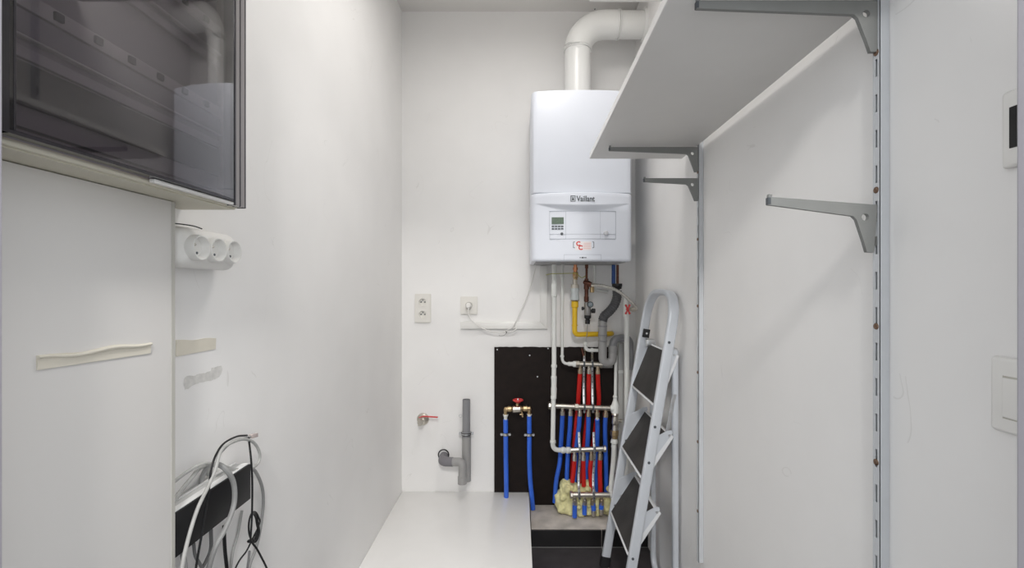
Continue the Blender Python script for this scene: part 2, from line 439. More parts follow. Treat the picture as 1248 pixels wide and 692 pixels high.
obj('hanging_wire', B().tube(smooth([(-.585, .752, 1.2865), (-.575, .765, 1.2885), (-.565, .79, 1.288), (-.558, .803, 1.2845)]), .0011, 6), 'black', ps)

# tape strips and torn mark
def strip(ptl, ptr, hl, hr, X, t):
    a, b = W(*ptl, X), W(*ptr, X); n = V((1, 0, 0)); q = B(); rings = []
    for k in range(13):
        f = k / 12; p = a.lerp(b, f); h = hl + (hr-hl)*f
        wv = .0012 * math.sin(f*9+1)
        rings.append([p - n*.0005, p + n*t, p + n*(t+.0006*math.sin(7*f)+.0005) + V((0, 0, h+wv)), p + V((0, 0, h+wv)) - n*.0005])
    return q.rings(rings), a, b
q, a, b = strip((44, 451), (182.5, 430.3), .0155, .0140, PX_, .0015)
tp = obj('tape_strip', q, 'tape')
tag(tp, 'cream foam tape strip with a curled upper edge stuck on the grey cover panel', 'tape')
pts = [a.lerp(b, k/14) + V((.0026, 0, .0152 - .0012*k/14 - .0035*math.exp(-((k-3)/2.2)**2) + .0012*math.sin(k*.9))) for k in range(15)]
obj('curled_edge', B().tube(smooth(pts, 3), [.0012 + .0014*math.sin(min(1, i/42)*PI*.9)+.0004 for i in range(43)], 8), 'tape', tp)
q, a, b = strip((213.9, 434.4), (262, 425.2), .0275, .0215, L, .0014)
tag(obj('tape_strip', q, 'tape'), 'short cream tape strip on the white wall just right of the panel edge', 'tape')
def blotch(pts, X, t):
    out = []
    for i, p in enumerate(pts):
        out.append(W(*p, X) - V((.0003, 0, 0)))
    return B().prism(out, (t, 0, 0))
edge = []
base = [(224, 462), (226, 459), (231, 457.5), (236, 458), (240, 456), (245, 455), (250, 454.6), (256, 452), (258, 448), (263, 447.2), (266, 446),
        (269.5, 445.5), (270.5, 450), (269, 456), (266, 460), (262, 462), (258, 463.5), (253, 464), (248, 465.5), (243, 466), (238, 468), (233, 470.5),
        (229, 474), (225.5, 474.5), (223.8, 470)]
for i, p in enumerate(base):
    n_ = base[(i+1) % len(base)]
    edge += [p, ((p[0]+n_[0])/2 + random.uniform(-.5, .5), (p[1]+n_[1])/2 + random.uniform(-.5, .5))]
tag(obj('glue_mark', blotch(edge, L, .0008), 'glue'), 'grey torn glue mark on the left wall under the short tape strip', 'stain')

# black network box with cables
XB = -.549
nb = thing('network_box', (L, .84, .748), 'long black box with a pale top on the lower left wall under draped cables', 'network box')
obj('front_cover', B().box((-.566, .723, .748), (XB, .934, .8195)).bevel(.0015, 2), 'black', nb)
obj('casing', B().box((L+.001, .723, .752), (-.5665, .931, .8205)).bevel(.001, 2), mat('casing_grey', (.55, .55, .54), .4), nb)
obj('top_ridge', B().box((-.580, .724, .8208), (-.577, .930, .8235)).box((-.5655, .7235, .8198), (-.5525, .9325, .8212)), mat('ridge_white', (.80, .80, .79), .4), nb)
g = 'cables hanging over the black box'
def cable(pts, r, m, label, n=8, name='cable'):
    main = smooth([W(px, py, X) for px, py, X in pts], 6)
    if pts[-1][1] > 725:
        e = main[-1]; k = .02 * math.sin(pts[-1][0])
        main += fillet([e.lerp(V((e.x, e.y, .2)), .15) , V((e.x+.01, e.y+k, .20)), V((e.x+.02, e.y+k, r)), V((e.x+.09, e.y+2*k, r))], .06, 6)
    o = obj(name, B().tube(main, r, n), m)
    return tag(o, label, 'cable', g)
cable([(246, 760, -.57), (252, 705, -.56), (262, 668, -.543), (275, 643, -.538), (285, 615, -.538), (285, 590, -.538), (277, 574, -.54), (266, 566, -.552), (254, 569, -.572), (247, 580, -.584), (245, 590, -.585)],
      .0047, 'cordgrey', 'thickest grey cable arching over the front of the black box')
cable([(219, 760, -.53), (221, 700, -.53), (228, 662, -.532), (240, 622, -.535), (254, 592, -.538), (263, 570, -.54), (269, 550, -.542), (281, 540, -.548), (297, 535, -.553),
       (310, 540, -.553), (316.5, 553, -.553), (314, 565, -.553), (303, 571.5, -.555), (285, 571.5, -.56), (268, 567, -.565), (248, 565, -.568), (228, 575, -.572), (211, 588, -.576)],
      .0030, 'cordlight', 'pale grey cable looping up in a ring above the box end')
cable([(236, 760, -.54), (238, 700, -.54), (246, 650, -.541), (254, 600, -.541), (257, 575, -.541), (262, 557, -.543), (272, 541, -.549), (288, 532, -.556), (301, 530.5, -.558)],
      .0019, 'black', 'thin black cable rising beside the pale ring of cable')
cable([(303, 533, -.556), (306, 560, -.5395), (307.5, 590, -.5395), (307, 630, -.5395), (305.5, 657, -.541), (308, 662, -.541), (316, 674, -.541), (330, 705, -.54), (345, 760, -.54)],
      .0019, 'black', 'straight thin black cable dropping past the right end of the box')
coil = []
for k in range(3):
    for j in range(12):
        a_ = 2*PI*j/12 + .3
        coil.append((308 + (5+k*.8)*math.cos(a_) + k*.9, 642 + (16+k*1.3)*math.sin(a_), -.547 - .004*k + .002*math.sin(2*a_)))
coil += [(306, 660, -.545), (300, 672, -.545), (288, 690, -.545), (270, 740, -.545)]
co = cable(coil, .0017, 'black', 'small knotted black coil of wire hanging below the box end')
obj('tie_wrap', B().torus(W(306, 659, -.547), (0, .25, 1), .005, .0026, 16, 6), 'black', co)
cable([(302, 690, -.545), (304, 672, -.5455), (302, 690, -.55), (297, 720, -.55), (291, 770, -.55)], .0022, 'corddark', 'dark wire bundle under the knotted black coil')
cable([(303, 570, -.578), (311, 574, -.5805), (319, 592, -.5835), (321, 612, -.585), (318, 640, -.585), (312, 668, -.585), (303, 695, -.585), (296, 760, -.585)],
      .0034, 'cordgrey', 'grey cable bowing out beyond the right end of the black box')
cable([(273, 640, -.580), (274, 668, -.577), (277, 700, -.575), (281, 770, -.575)], .0033, 'black', 'thick black cable dropping below the middle of the box')
cable([(257, 645, -.575), (257, 668, -.575), (251, 684, -.575), (240, 706, -.575), (228, 770, -.575)], .0032, 'corddark', 'dark grey cable curving left below the black box')
cable([(236, 662, -.565), (238, 677, -.563), (245, 690, -.563), (256, 715, -.563), (266, 770, -.563)], .0026, 'corddark', 'dark cable curving right below the near part of the box')
cable([(221, 662, -.56), (223, 676, -.56), (226, 700, -.56), (228, 770, -.56)], .0040, 'cordgrey', 'grey cable close to the panel edge below the box')
cable([(295, 622, -.5875), (290, 650, -.5875), (284, 672, -.5875), (281, 700, -.5875), (280, 760, -.5875)], .0026, 'cordlight', 'pale cable lying on the wall below the box')
cable([(211, 610, -.5735), (222, 596, -.5735), (232, 584, -.5735), (243, 571, -.577), (252, 569, -.583), (254, 579, -.5865)], .0034, 'cordlight', 'pale grey cable lying along the top of the black box')
pc = cable([(268, 552, -.5465), (279, 541, -.551), (289, 536, -.5565), (299, 534, -.5605), (306, 531.5, -.561)], .0027, 'cordgrey', 'short grey network lead with a clear plug above the pale ring', name='network_cable')
a, b = W(305, 531.8, -.561), W(312.5, 529.8, -.561)
obj('plug', B().obox((a+b)/2, (b-a)/2, (.004, 0, 0), (0, 0, .0042)).bevel(.0008, 2), 'clear', pc)

# ------------------------------------------------------------------ shelves, rails, brackets on the right wall
def rail(y0, z0, z1, off, label):
    R = RW(y0); d = .0157; xf = R - d; y1 = y0 + .0128; t = .0014; m = .0042
    th = thing('slotted_rail', (R, y0, z0), label, 'shelf rail', 'slotted shelf rails')
    q = B().box((xf, y0, z0), (R-.0006, y0+t, z1)).box((xf, y1-t, z0), (R-.0006, y1, z1))
    q.box((xf-.0001, y0, z0), (xf+t, y0+m, z1)).box((xf-.0001, y1-m, z0), (xf+t, y1, z1))
    z = off; prev = z0
    pitch = .0542; zs = []
    while z > z0 + .03: z -= pitch
    z += pitch
    while z < z1 - .02:
        q.box((xf, y0+m, prev), (xf+t, y1-m, z-.0135)); prev = z + .0135; zs.append(z); z += pitch
    q.box((xf, y0+m, prev), (xf+t, y1-m, z1))
    obj('rail_channel', q, 'rail', th, flat=True)
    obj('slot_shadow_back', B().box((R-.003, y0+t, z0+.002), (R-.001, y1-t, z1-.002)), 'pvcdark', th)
    return th, xf, (y0+y1)/2
zr1 = 2.40
YN, YF = ry(1084.5), ry(857.5)
s_n = F/YN
near, xf, yn = rail(YN, .322, zr1, CAMZ + (349-167.5)/s_n, 'slotted metal shelf rail nearest the light switches on the right wall')
far, xf2, yf = rail(YF, .322, zr1, CAMZ + (349-300)/(F/YF), 'slotted metal shelf rail on the right wall beside the folded ladder')
def screws(th, y, zz, xf):
    first = None
    for z in zz:
        q = B().lathe((xf+.0002, y, z), (-.0022, 0, 0), [(0, .0052), (.5, .0048), (1, .0030), (.8, .0012), (.8, .0001)], 16, cap=False)
        obj('screw', q, 'screw', th)
zz = [CAMZ + (349-py)/s_n for py in (61.5, 230.5, 398, 565)]
zz += [zz[-1]-.2168*k for k in (1, 2)]
screws(near, yn, zz, xf)
screws(far, yf, [z for z in zz if z < 1.62], xf2)

SH = CAMZ + .440                                     # underside of the lower shelf
def shelf(z, label):
    y0, y1 = .64, 1.5704; sl = .0184
    def xl(y): return .246 + (y-1.5704)*sl
    def xr(y): return RW(y) - .0165
    poly = [(xl(y0), y0, z), (xr(y0), y0, z), (xr(y1), y1, z), (xl(y1), y1, z)]
    t = obj('shelf_board', B().prism(poly, (0, 0, .018)).bevel(.0008, 2), 'shelf')
    tag(t, label, 'shelf', 'white wall shelves')
    e = .0008
    obj('edge_band', B().prism([(xl(y0)-e, y0+.001, z+.0008), (xl(y0)-.0001, y0+.001, z+.0008), (xl(y1)-.0001, y1-.001, z+.0008), (xl(y1)-e, y1-.001, z+.0008)], (0, 0, .0164)), 'board', t)
    return t
shelf(SH, 'white wall shelf reaching out in front of the boiler')
shelf(CAMZ + .9805, 'upper white wall shelf whose end shows at the top edge of the picture')
def bracket(y, xroot, ztop, length, hroot, label, tilt=0, htip=.012):
    # u runs out from the rail, v up
    hr = hroot
    ol = [(0, 0), (0, -hr), (.0105, -hr), (.0165, -hr*.78), (.030, -hr*.34), (.036, -hr*.27), (length-.006, -htip), (length, -htip), (length, .004), (length-.005, .004), (length-.005, 0)]
    c, s_ = math.cos(tilt), math.sin(tilt)
    ol = [(a*c - b*s_, a*s_ + b*c) for a, b in ol]
    h = (.017, -.020, .0055); h = (h[0]*c - h[1]*s_, h[0]*s_ + h[1]*c, h[2])
    t = thing('shelf_bracket', (xroot, y, ztop), label, 'bracket', 'grey shelf brackets')
    plate('arm', ol, [h], (-1, 0, 0), (0, 0, 1), (0, 1, 0), (xroot, y, ztop), .0062, 'steelgrey', t)
    hk = B()
    for dz in (-.018, -hr+.018): hk.box((xroot-.001, y-.0012, ztop+dz-.007), (xroot+.0035, y+.0012, ztop+dz+.007))
    pieces('hook', hk, 'steelgrey', t)
    tip = V((xroot - (length*c), y, ztop + length*s_))
    obj('tip_cap', B().box(tip + V((-.0012, -.0036, -htip+.001)), tip + V((.003, .0036, -.0012))), 'darkbtn', t)
    return t
bracket(yn, xf-.0003, SH-.0045, .275, .078, 'long grey shelf bracket under the near end of the shelf')
bracket(yf, xf2-.0003, SH-.0045, .277, .078, 'long grey shelf bracket under the far end of the shelf')
bracket(yn, xf-.0003, CAMZ+.9805-.0045, .275, .078, 'long grey bracket under the near end of the upper shelf')
bracket(yf, xf2-.0003, CAMZ+.9805-.0045, .277, .078, 'long grey bracket under the far end of the upper shelf')
bracket(yf, xf2-.0003, CAMZ+(349-217.3)/(F/yf), .169, .071, 'short empty grey bracket just below the shelf on the far rail')
bracket(yn, xf-.0003, CAMZ+(349-250)/(F/yn), .166, .073, 'short empty grey bracket tilting upward on the near rail', tilt=.075, htip=.0125)

# switches by the door
RS = RW(.50)
def frame(y0, y1, z0, z1): return B().box((RS-.008, y0, z0), (RS+.0008, y1, z1)).bevel(.006, 4)
def sw(px, py, d):                                     # a point standing d proud of the wall
    y = (RS-d)*F/(px-CX); return y, CAMZ + (CY-py)*y/F
th = thing('wall_control', (RS, .49, 1.36), 'white wall control with a black display by the door frame, upper of two plates', 'switch')
(y1, za), (_, zb) = sw(1221, 207, .006), sw(1221, 114, .006)
obj('faceplate', frame(y1-.086, y1, za, zb), 'plastic', th)
(y1, za), (_, zb) = sw(1229.7, 181, .009), sw(1229.7, 131, .009)
obj('display', B().box((RS-.0092, y1-.055, za), (RS-.0078, y1, zb)).bevel(.0005, 2), 'black', th)
th = thing('light_switch', (RS, .50, 1.05), 'white light switch by the door frame, lower of two plates', 'switch')
(y1, za), (_, zb) = sw(1207.5, 522, .006), sw(1207.5, 433, .006)
obj('faceplate', frame(y1-.087, y1, za, zb), 'plastic', th)
(y1, za), (_, zb) = sw(1221.5, 508, .010), sw(1221.5, 459.5, .010)
obj('rocker', B().box((RS-.0108, y1-.046, za), (RS-.0078, y1, zb)).bevel(.0012, 3), 'plastic', th)
obj('rocker_gap', B().box((RS-.0083, y1-.0475, za-.0017), (RS-.0078, y1+.0014, zb+.0017)), 'socketdark', th)

# ------------------------------------------------------------------ boiler
bx0, bx1, byf, byb = .056, .491, 1.966, 2.300
bc, bw = (bx0+bx1)/2, (bx1-bx0)/2
def bow(u): return .019 * (1 - abs(u)**2.2)
def ring(z, off=lambda u, z: 0., inset=0.):
    pts = []
    n = 48
    for k in range(n+1):
        u = -1 + 2*k/n
        rc = .022 / bw                                 # rounded front corners
        x = bc + (bw-inset)*u; y = byf - bow(u) - off(u, z) + inset
        e = max(0, abs(u) - (1-rc)) / rc
        y += .020 * (1 - math.sqrt(max(0, 1 - e*e)))
        pts.append(V((x, y, z)))
    return pts + [V((bx1-inset, byb, z)), V((bx0+inset, byb, z))]
boi = thing('boiler', (bc, 2.13, 1.292), 'white wall-hung gas boiler on the back wall above the pipework', 'boiler')
ZS = 1.5835
up = B().rings([ring(ZS+.0015, inset=.002), ring(ZS+.004), ring(1.80), ring(2.018), ring(2.0235, inset=.0015), ring(2.025, inset=.005)])
obj('upper_casing', up, 'boiler', boi)
def smile(u, z):
    d = .017 * max(0, 1 - (abs(u)/.93)**2)
    zt = 1.5425 - .0095*max(0, 1-u*u)
    zb = zt - .003 - .026*max(0, 1 - (abs(u)/.9)**2)
    if z >= zt: f = 1.
    elif z <= zb: f = 0.
    else:
        t = (z-zb)/(zt-zb); f = t*t*(3-2*t)
    return d * f
zl = [1.292 + (ZS-.002-1.292)*k/60 for k in range(61)]
zl = sorted(set([z for z in zl if z < 1.495] + [1.495 + (1.5415+.004-1.495)*k/40 for k in range(41)] + [1.55, 1.565, ZS-.004]))
lo = [ring(1.292, inset=.004), ring(1.2945, inset=.001)] + [ring(z, smile) for z in zl if z > 1.297] + [ring(ZS-.0008, smile, inset=.002)]
low = obj('lower_casing', B().rings(lo), 'boiler', boi, ang=60)
obj('seam', B().rings([ring(ZS-.0012, inset=.006), ring(ZS+.0018, inset=.006)]), 'boilergrey', boi)
def by(x, z): u = (x-bc)/bw; return byf - bow(u) - smile(u, z)
SB = F / 1.955
def bp(px, py):                                       # point on the casing front
    x, z = (px-CX)/SB, CAMZ + (CY-py)/SB
    return V((x, by(x, z), z))
# logo: square mark with a hare outline and the lettering
p = bp(694.8, 246.6)
lg = B(); q0, q1 = bp(694.6, 246.8), bp(700.6, 239.6)
for a, b in (((q0.x, q0.z), (q1.x, q0.z+.0028)), ((q0.x, q1.z-.0028), (q1.x, q1.z)), ((q0.x, q0.z), (q0.x+.0028, q1.z)), ((q1.x-.0028, q0.z), (q1.x, q1.z))):
    yy = by((q0.x+q1.x)/2, q0.z)
    lg.box((a[0], yy-.0008, a[1]), (b[0], yy+.002, b[1]))
cxl, czl = (q0.x+q1.x)/2, (q0.z+q1.z)/2 - .001
hp = []
for dx, dz in ((-.0055,-.006),(.0055,-.006),(.0045,-.001),(.0035,.0015),(.0048,.0085),(.0022,.0080),(.0008,.002),(-.0008,.002),(-.0022,.0080),(-.0048,.0085),(-.0035,.0015),(-.0045,-.001)):
    hp.append((cxl+dx, by(cxl, czl)-.0008, czl+dz))
lg.prism(hp, (0, .0025, 0))
obj('logo_mark', lg, 'logo', low, flat=True)
p = bp(701.9, 246.6)
text('logo_lettering', 'Vaillant', .0335, (p.x, by(.29, p.z)-.0002, p.z), 'logo', low, depth=.0011, sx=.77, bold=.0006)
# control panel
def bplate(x0, y0, x1, y1, t, m, name, parent, bev=0., emb=.004):
    a, c = bp(x0, y1), bp(x1, y0); yy = min(by(a.x, a.z), by(c.x, a.z), by((a.x+c.x)/2, a.z))
    q = B().box((a.x, yy-t, a.z), (c.x, yy+emb, c.z))
    if bev: q.bevel(bev, 2)
    return obj(name, q, m, parent)
def bline(x0, y0, x1, y1, t, name, parent, m='boilergrey', w=.0011):
    a, c = bp(x0, y0), bp(x1, y1); q = B()
    n = 10
    if abs(x1-x0) > abs(y1-y0):
        for k in range(n):
            p0, p1 = a.x+(c.x-a.x)*k/n, a.x+(c.x-a.x)*(k+1)/n
            yy = min(by(p0, a.z), by(p1, a.z))
            q.box((p0, yy-t, a.z-w/2), (p1, yy+.003, a.z+w/2))
    else:
        yy = by(a.x, a.z); q.box((a.x-w/2, yy-t, min(a.z, c.z)), (a.x+w/2, yy+.003, max(a.z, c.z)))
    return q, name, parent, m
frm = B()
def addline(x0, y0, x1, y1, t=.0005, w=.0013):
    q = bline(x0, y0, x1, y1, t, '', None, w=w)[0]
    me = bpy.data.meshes.new('tmp'); q.bm.to_mesh(me); q.bm.free(); frm.bm.from_mesh(me); bpy.data.meshes.remove(me)
addline(669.8, 257.5, 750.2, 257.5); addline(669.8, 291.2, 750.2, 291.2, w=.0018); addline(669.8, 257.5, 669.8, 291.2); addline(750.2, 257.5, 750.2, 291.2, w=.0018)
addline(689.3, 258, 689.3, 291, w=.0010); addline(731.3, 258, 731.3, 291, w=.0007); addline(670, 285.4, 750, 285.4, w=.0006)
cp = obj('control_panel', frm, 'boilergrey', low, flat=True)
bplate(672.2, 265, 686.8, 273.2, .0012, 'lcd', 'display', low)
for r_ in (0, 1):
    for k in range(4):
        x = 672.4 + 3.7*k; yy = 275.2 + 2.9*r_
        bplate(x, yy, x+3.0, yy+1.7, .0012, 'darkbtn', 'button', low)
a = bp(684.6, 285); obj('dark_knob', B().lathe(a + V((0, .002, 0)), (0, -.006, 0), [(0, .0062), (.8, .0060), (1, .0045)], 18), 'darkbtn', low)
a = bp(738, 284.2); obj('pressure_knob', B().lathe(a + V((0, .002, 0)), (0, -.012, 0), [(0, .0105), (.7, .0098), (1, .0070)], 22), 'silver', low)
# red and white sticker in square brackets
st = bplate(701, 294.5, 720.5, 305, .0004, 'sticker', 'sticker', low)
a = bp(710.7, 300); yst = min(by(bp(701, 300).x, a.z), by(bp(720.5, 300).x, a.z), by(a.x, a.z)) - .0004
for (x, z) in ((701.8, 299.6), (704.6, 304.4)):
    c = bp(x, z); text('sticker_letter', 'C', .026, (c.x, yst, c.z), 'stred', st, depth=.0004, bold=.0012)
ln = B()
for k in range(4):
    c0, c1 = bp(711, 296.3+k*2.1), bp(719.6, 296.9+k*2.1); ln.box((c0.x, yst-.0003, c1.z), (c1.x, yst+.0003, c0.z))
pieces('sticker_line', ln, 'stpink', st)
br = B()
for xx, sg in ((698.6, 1), (723.4, -1)):
    c0, c1 = bp(xx, 295), bp(xx, 302); yy = by(c0.x, c0.z)
    br.box((c0.x-.0012, yy-.0006, c1.z), (c0.x+.0012, yy+.003, c0.z))
    for c in (c0, c1): br.box((c.x, yy-.0006, c.z-.0012), (c.x+sg*.0065, yy+.003, c.z+.0012))
pieces('bracket_print', br, 'logo', low, flat=True)
# drop-down lip with small lettering
frm = B(); addline(687.2, 310.3, 732.2, 310.3, w=.0008); addline(687.2, 310.3, 687.2, 317.2, w=.0008); addline(732.2, 310.3, 732.2, 317.2, w=.0008)
obj('bottom_flap', frm, 'boilergrey', low, flat=True)
mk = B()
for x_0, x_1, h_ in ((706, 708.2, .0016), (708.6, 711, .0030), (711.4, 714.6, .0016)):
    c0, c1 = bp(x_0, 314), bp(x_1, 314); mk.box((c0.x, by(c0.x, c0.z)-.0006, c0.z-h_), (c1.x, by(c0.x, c0.z)+.002, c0.z+h_))
pieces('flap_mark', mk, 'logo', low, flat=True)
obj('connection_tray', B().box((.075, 2.0, 1.2900), (.47, 2.28, 1.2918)), mat('tray_grey', (.35, .35, .36), .5), boi)

# flue
fy = 2.135; fs = F/fy; fxc = (704-CX)/fs; fr_ = .0600; fz = CAMZ + (349-30.5)/fs
R = RW(fy)
fl = thing('flue_pipe', (fxc, fy, 2.027), 'white flue pipe elbowing from the boiler top into the right wall', 'flue')
obj('vertical_pipe', B().cyl((fxc, fy, 2.0265), (fxc, fy, 2.29), fr_, n=40), 'flue', fl)
rb = .125
el = [V((fxc, fy, 2.2895))] + [V((fxc + rb - rb*math.cos(a), fy, fz - rb + rb*math.sin(a))) for a in [PI/2*k/14 for k in range(15)]] + [V((R-.125, fy, fz))]
obj('elbow', B().tube(el, fr_+.0035, 40), 'flue', fl)
obj('horizontal_pipe', B().cyl((R-.13, fy, fz), (R-.001, fy, fz), fr_, n=40), 'flue', fl)
cl = B()
for z in (2.288, 2.296): cl.torus((fxc, fy, z), (0, 0, 1), fr_+.0035, .003, 40, 8)
for x in (R-.128, R-.12): cl.torus((x, fy, fz), (1, 0, 0), fr_+.0035, .003, 40, 8)
pieces('collar', cl, 'flue', fl)
obj('base_collar', B().lathe((fxc, fy, 2.0262), (0, 0, .03), [(0, .068), (.5, .0655), (1, .061)], 40), 'flue', fl)
obj('wall_flange', B().lathe((R-.012, fy, fz), (.0112, 0, 0), [(0, .066), (1, .076)], 40), 'flue', fl)
a = V((fxc+.070, fy-.063, fz+.035)); obj('screw', B().lathe(a, (0, -.004, 0), [(0, .0028), (1, .002)], 10), 'darkbtn', fl)
# rough brown plaster where the flue meets the wall at ceiling height
bs = [P(x, y, BACK) for x, y in ((736, 9), (741, 12), (748, 10.5), (753, 13.5), (760, 12), (766, 14), (768, 10), (766, 6), (757, 5), (748, 6), (741, 5))]
bs = [V((p.x, BACK, min(p.z, CEIL-.002))) for p in bs]

# ------------------------------------------------------------------ back wall fittings
def bw_(px, py): return P(px, py, BACK)
def rrect(w, h, r):
    out = []
    for sx, sy, a0 in ((1, 1, 0), (-1, 1, 90), (-1, -1, 180), (1, -1, 270)):
        for k in range(5):
            a_ = math.radians(a0 + 22.5*k); out.append((sx*(w/2-r) + r*math.cos(a_), sy*(h/2-r) + r*math.sin(a_)))
    return out
def socket_unit(parent, px0, px1, py0, py1, cups):
    a, b = bw_(px0, py1), bw_(px1, py0); c = (a+b)/2
    hs = [((bw_(px, py).x - c.x), (bw_(px, py).z - c.z), .0188) for px, py in cups]
    ex = ((1, 0, 0), (0, 0, 1), (0, -1, 0))
    plate('faceplate', rrect(b.x-a.x, b.z-a.z, .004), hs, *ex, (c.x, BACK-.0047, c.z), .0082, 'socket', parent)
    plate('faceplate_face', rrect(b.x-a.x-.005, b.z-a.z-.005, .004), hs, *ex, (c.x, BACK-.0098, c.z), .0022, 'socket', parent)
    for px, py in cups:
        c = bw_(px, py); c.y = BACK - .0110
        plate('insert', rrect(.044, .044, .003), [(0, 0, .0182)], *ex, (c.x, c.y-.0005, c.z), .0012, 'socket', parent)
        o = obj('outlet', B().lathe(c + V((0, -.0008, 0)), (0, .0108, 0), [(0, .0186), (0, .0180), (.97, .0172), (.97, .0001)], 28, cap=False), 'socket', parent)
        q = B()
        for dx in (-.0095, .0095): q.cyl(c + V((dx, .0099, 0)), c + V((dx, .0086, 0)), .0036, n=10)
        q.cyl(c + V((0, .0098, .010)), c + V((0, .001, .010)), .0026, n=10)
        pieces('contact', q, 'darkbtn', o)
ds = thing('double_socket', bw_(515.5, 376), 'cream double wall socket on the back wall, the empty upright one', 'socket')
socket_unit(ds, 506, 525.3, 358, 393, ((515.6, 368), (515.6, 383)))
ss = thing('single_socket', bw_(571.5, 372), 'square cream wall socket beside the trunking, holding a plug', 'socket')
socket_unit(ss, 561.4, 582, 361.3, 382.8, ((571.6, 372.4),))
ys_ = BACK - .030
pcord = thing('mains_lead', bw_(571.5, 372.4), 'white mains lead drooping from the square socket to the boiler', 'cable')
c = bw_(571.6, 372.4)
obj('plug', B().lathe((c.x, BACK-.0127, c.z), (0, -.034, 0), [(0, .0155), (.25, .0165), (.6, .0145), (1, .0075)], 22), 'plastic', pcord)
yc = BACK - .046
pts = [(571.2, 373, 2.272), (570.6, 379, 2.264), (572, 386, 2.262), (578, 393.5, 2.262), (590, 401, 2.262), (603, 404.8, 2.262), (613, 405.2, 2.262), (618, 403, 2.262), (622, 400, 2.262), (628, 398.5, 2.262), (629, 401, 2.259), (624, 404, 2.259), (617.5, 404.5, 2.258),
       (619.5, 401.5, 2.256), (624.5, 398.2, 2.258), (630, 389, 2.26), (636, 376, 2.26), (642, 362, 2.26), (648, 345, 2.258), (652.3, 328, 2.25), (653.3, 322.8, 2.24)]
obj('cord', B().tube(smooth([P(*p) for p in pts], 5), .0026, 8), 'cordwhite', pcord)
obj('loose_end', B().tube(smooth([P(617.5, 404.6, 2.258), P(615, 408, 2.257), P(611, 409, 2.257), P(608, 408.6, 2.257)], 4), .0014, 6), 'cordgrey', pcord)
obj('tie', B().torus(P(617.2, 404.6, 2.258), (1, 0, .4), .0042, .0022, 14, 6), 'black', pcord)
tr = thing('cable_trunking', bw_(615, 396), 'white cable trunking turning a corner up to the boiler', 'trunking')
tt = .021
x0, x1, x2 = bw_(561.8, 0).x, bw_(658, 0).x, bw_(666.7, 0).x
z0, z1 = bw_(0, 400.2).z, bw_(0, 391.8).z; zt = 1.287
obj('duct', B().prism([(x0, BACK-tt, z0), (x2-.0004, BACK-tt, z0), (x1, BACK-tt, z1-.0003), (x0, BACK-tt, z1)], (0, tt-.0006, 0)).bevel(.0012, 2), 'plastic', tr)
obj('duct', B().prism([(x2, BACK-tt, z0), (x2, BACK-tt, zt), (x1, BACK-tt, zt), (x1, BACK-tt, z1+.0004)], (0, tt-.0006, 0)).bevel(.0012, 2), 'plastic', tr)

# dark board behind the pipes
YB = BACK - .012
a, b = P(602.4, 0, YB), P(750, 0, YB)
zb0, zb1 = .081, CAMZ + (349-423.0)*YB/F
bpts = [(a.x, YB, .1448), (.055, YB, .1448), (.0595, YB, zb0), (b.x, YB, zb0), (b.x, YB, zb1)]
n = 40
top = []
for k in range(1, n):
    x = b.x + (a.x-b.x)*k/n; top.append((x, YB, zb1 + random.uniform(-.0015, .0015)))
bpts += top + [(a.x, YB, zb1)]
bd = obj('backing_board', B().prism(bpts, (0, .0112, 0)), 'blackboard', flat=True)
tag(bd, 'dark brown plywood board on the back wall behind the blue and red pipes', 'board')
for px, py in ((606, 426), (645.5, 433), (655, 459), (668, 424.5)):
    c = P(px, py, YB); obj('screw', B().lathe(c + V((0, .001, 0)), (0, -.0022, 0), [(0, .0038), (.7, .0036), (1, .002)], 12), 'zinc', bd)

# lever ball valve
c = P(515.5, 510.5, BACK)
bv = thing('ball_valve', c, 'chrome stop valve with a red lever on the back wall, left of the grey drain', 'valve')
obj('escutcheon', B().lathe(c + V((0, -.0006, 0)), (0, -.014, 0), [(0, .031), (.4, .029), (1, .017)], 30), 'nickel', bv)
obj('valve_body', B().lathe(c + V((0, -.014, 0)), (0, -.05, 0), [(0, .012), (.1, .016), (.4, .016), (.42, .013), (.7, .013), (.72, .0155), (1, .0155)], 8).lathe(c + V((-.002, -.04, .008)), (0, 0, .016), [(0, .007), (1, .006)], 14).cyl(c + V((-.006, -.050, -.018)), c + V((-.006, -.050, -.004)), .0085, n=14), 'nickel', bv)
d0 = c + V((.001, -.04, .0225))
lvp = [d0 + V((-.012, 0, -.003)), d0 + V((0, 0, .0005)), d0 + V((.013, -.004, .004)), d0 + V((.030, -.006, .0035)), d0 + V((.083, -.010, .001))]
obj('lever', B().sweep(lvp, (0, 1, 0), .0045, .013), 'redpaint', bv)

# grey drain with trap
dr = thing('drain_pipe', P(568, 585, 2.25), 'grey plastic standpipe drain with a trap on the back wall', 'drain')
dy = 2.262; s = F/dy
def D(px, py, y=2.262): return P(px, py, y)
rr = .0195
obj('standpipe', B().tube([D(568.4, 487), D(568.2, 533)], rr, 28, cap=False).tube([D(568.4, 487.2), D(568.2, 533)], rr-.003, 28, cap=False).torus(D(568.4, 487), (0, 0, 1), rr-.0015, .0015, 28, 6), 'pvcgrey', dr)
obj('lower_pipe', B().tube(fillet([D(568.6, 532), D(568.6, 585.5)], .03), rr+.0025, 28), 'pvcgrey2', dr)
ty = 2.225
ub = [D(568.6, 582)] + [V((D(566.5+ -1.5*math.cos(PI*k/8)*0, 0, 2.25).x, (dy+ty)/2 + (dy-ty)/2*math.cos(PI*k/8), D(568, 583).z - .012*math.sin(PI*k/8))) for k in range(9)] + [P(563.5, 580, ty)]
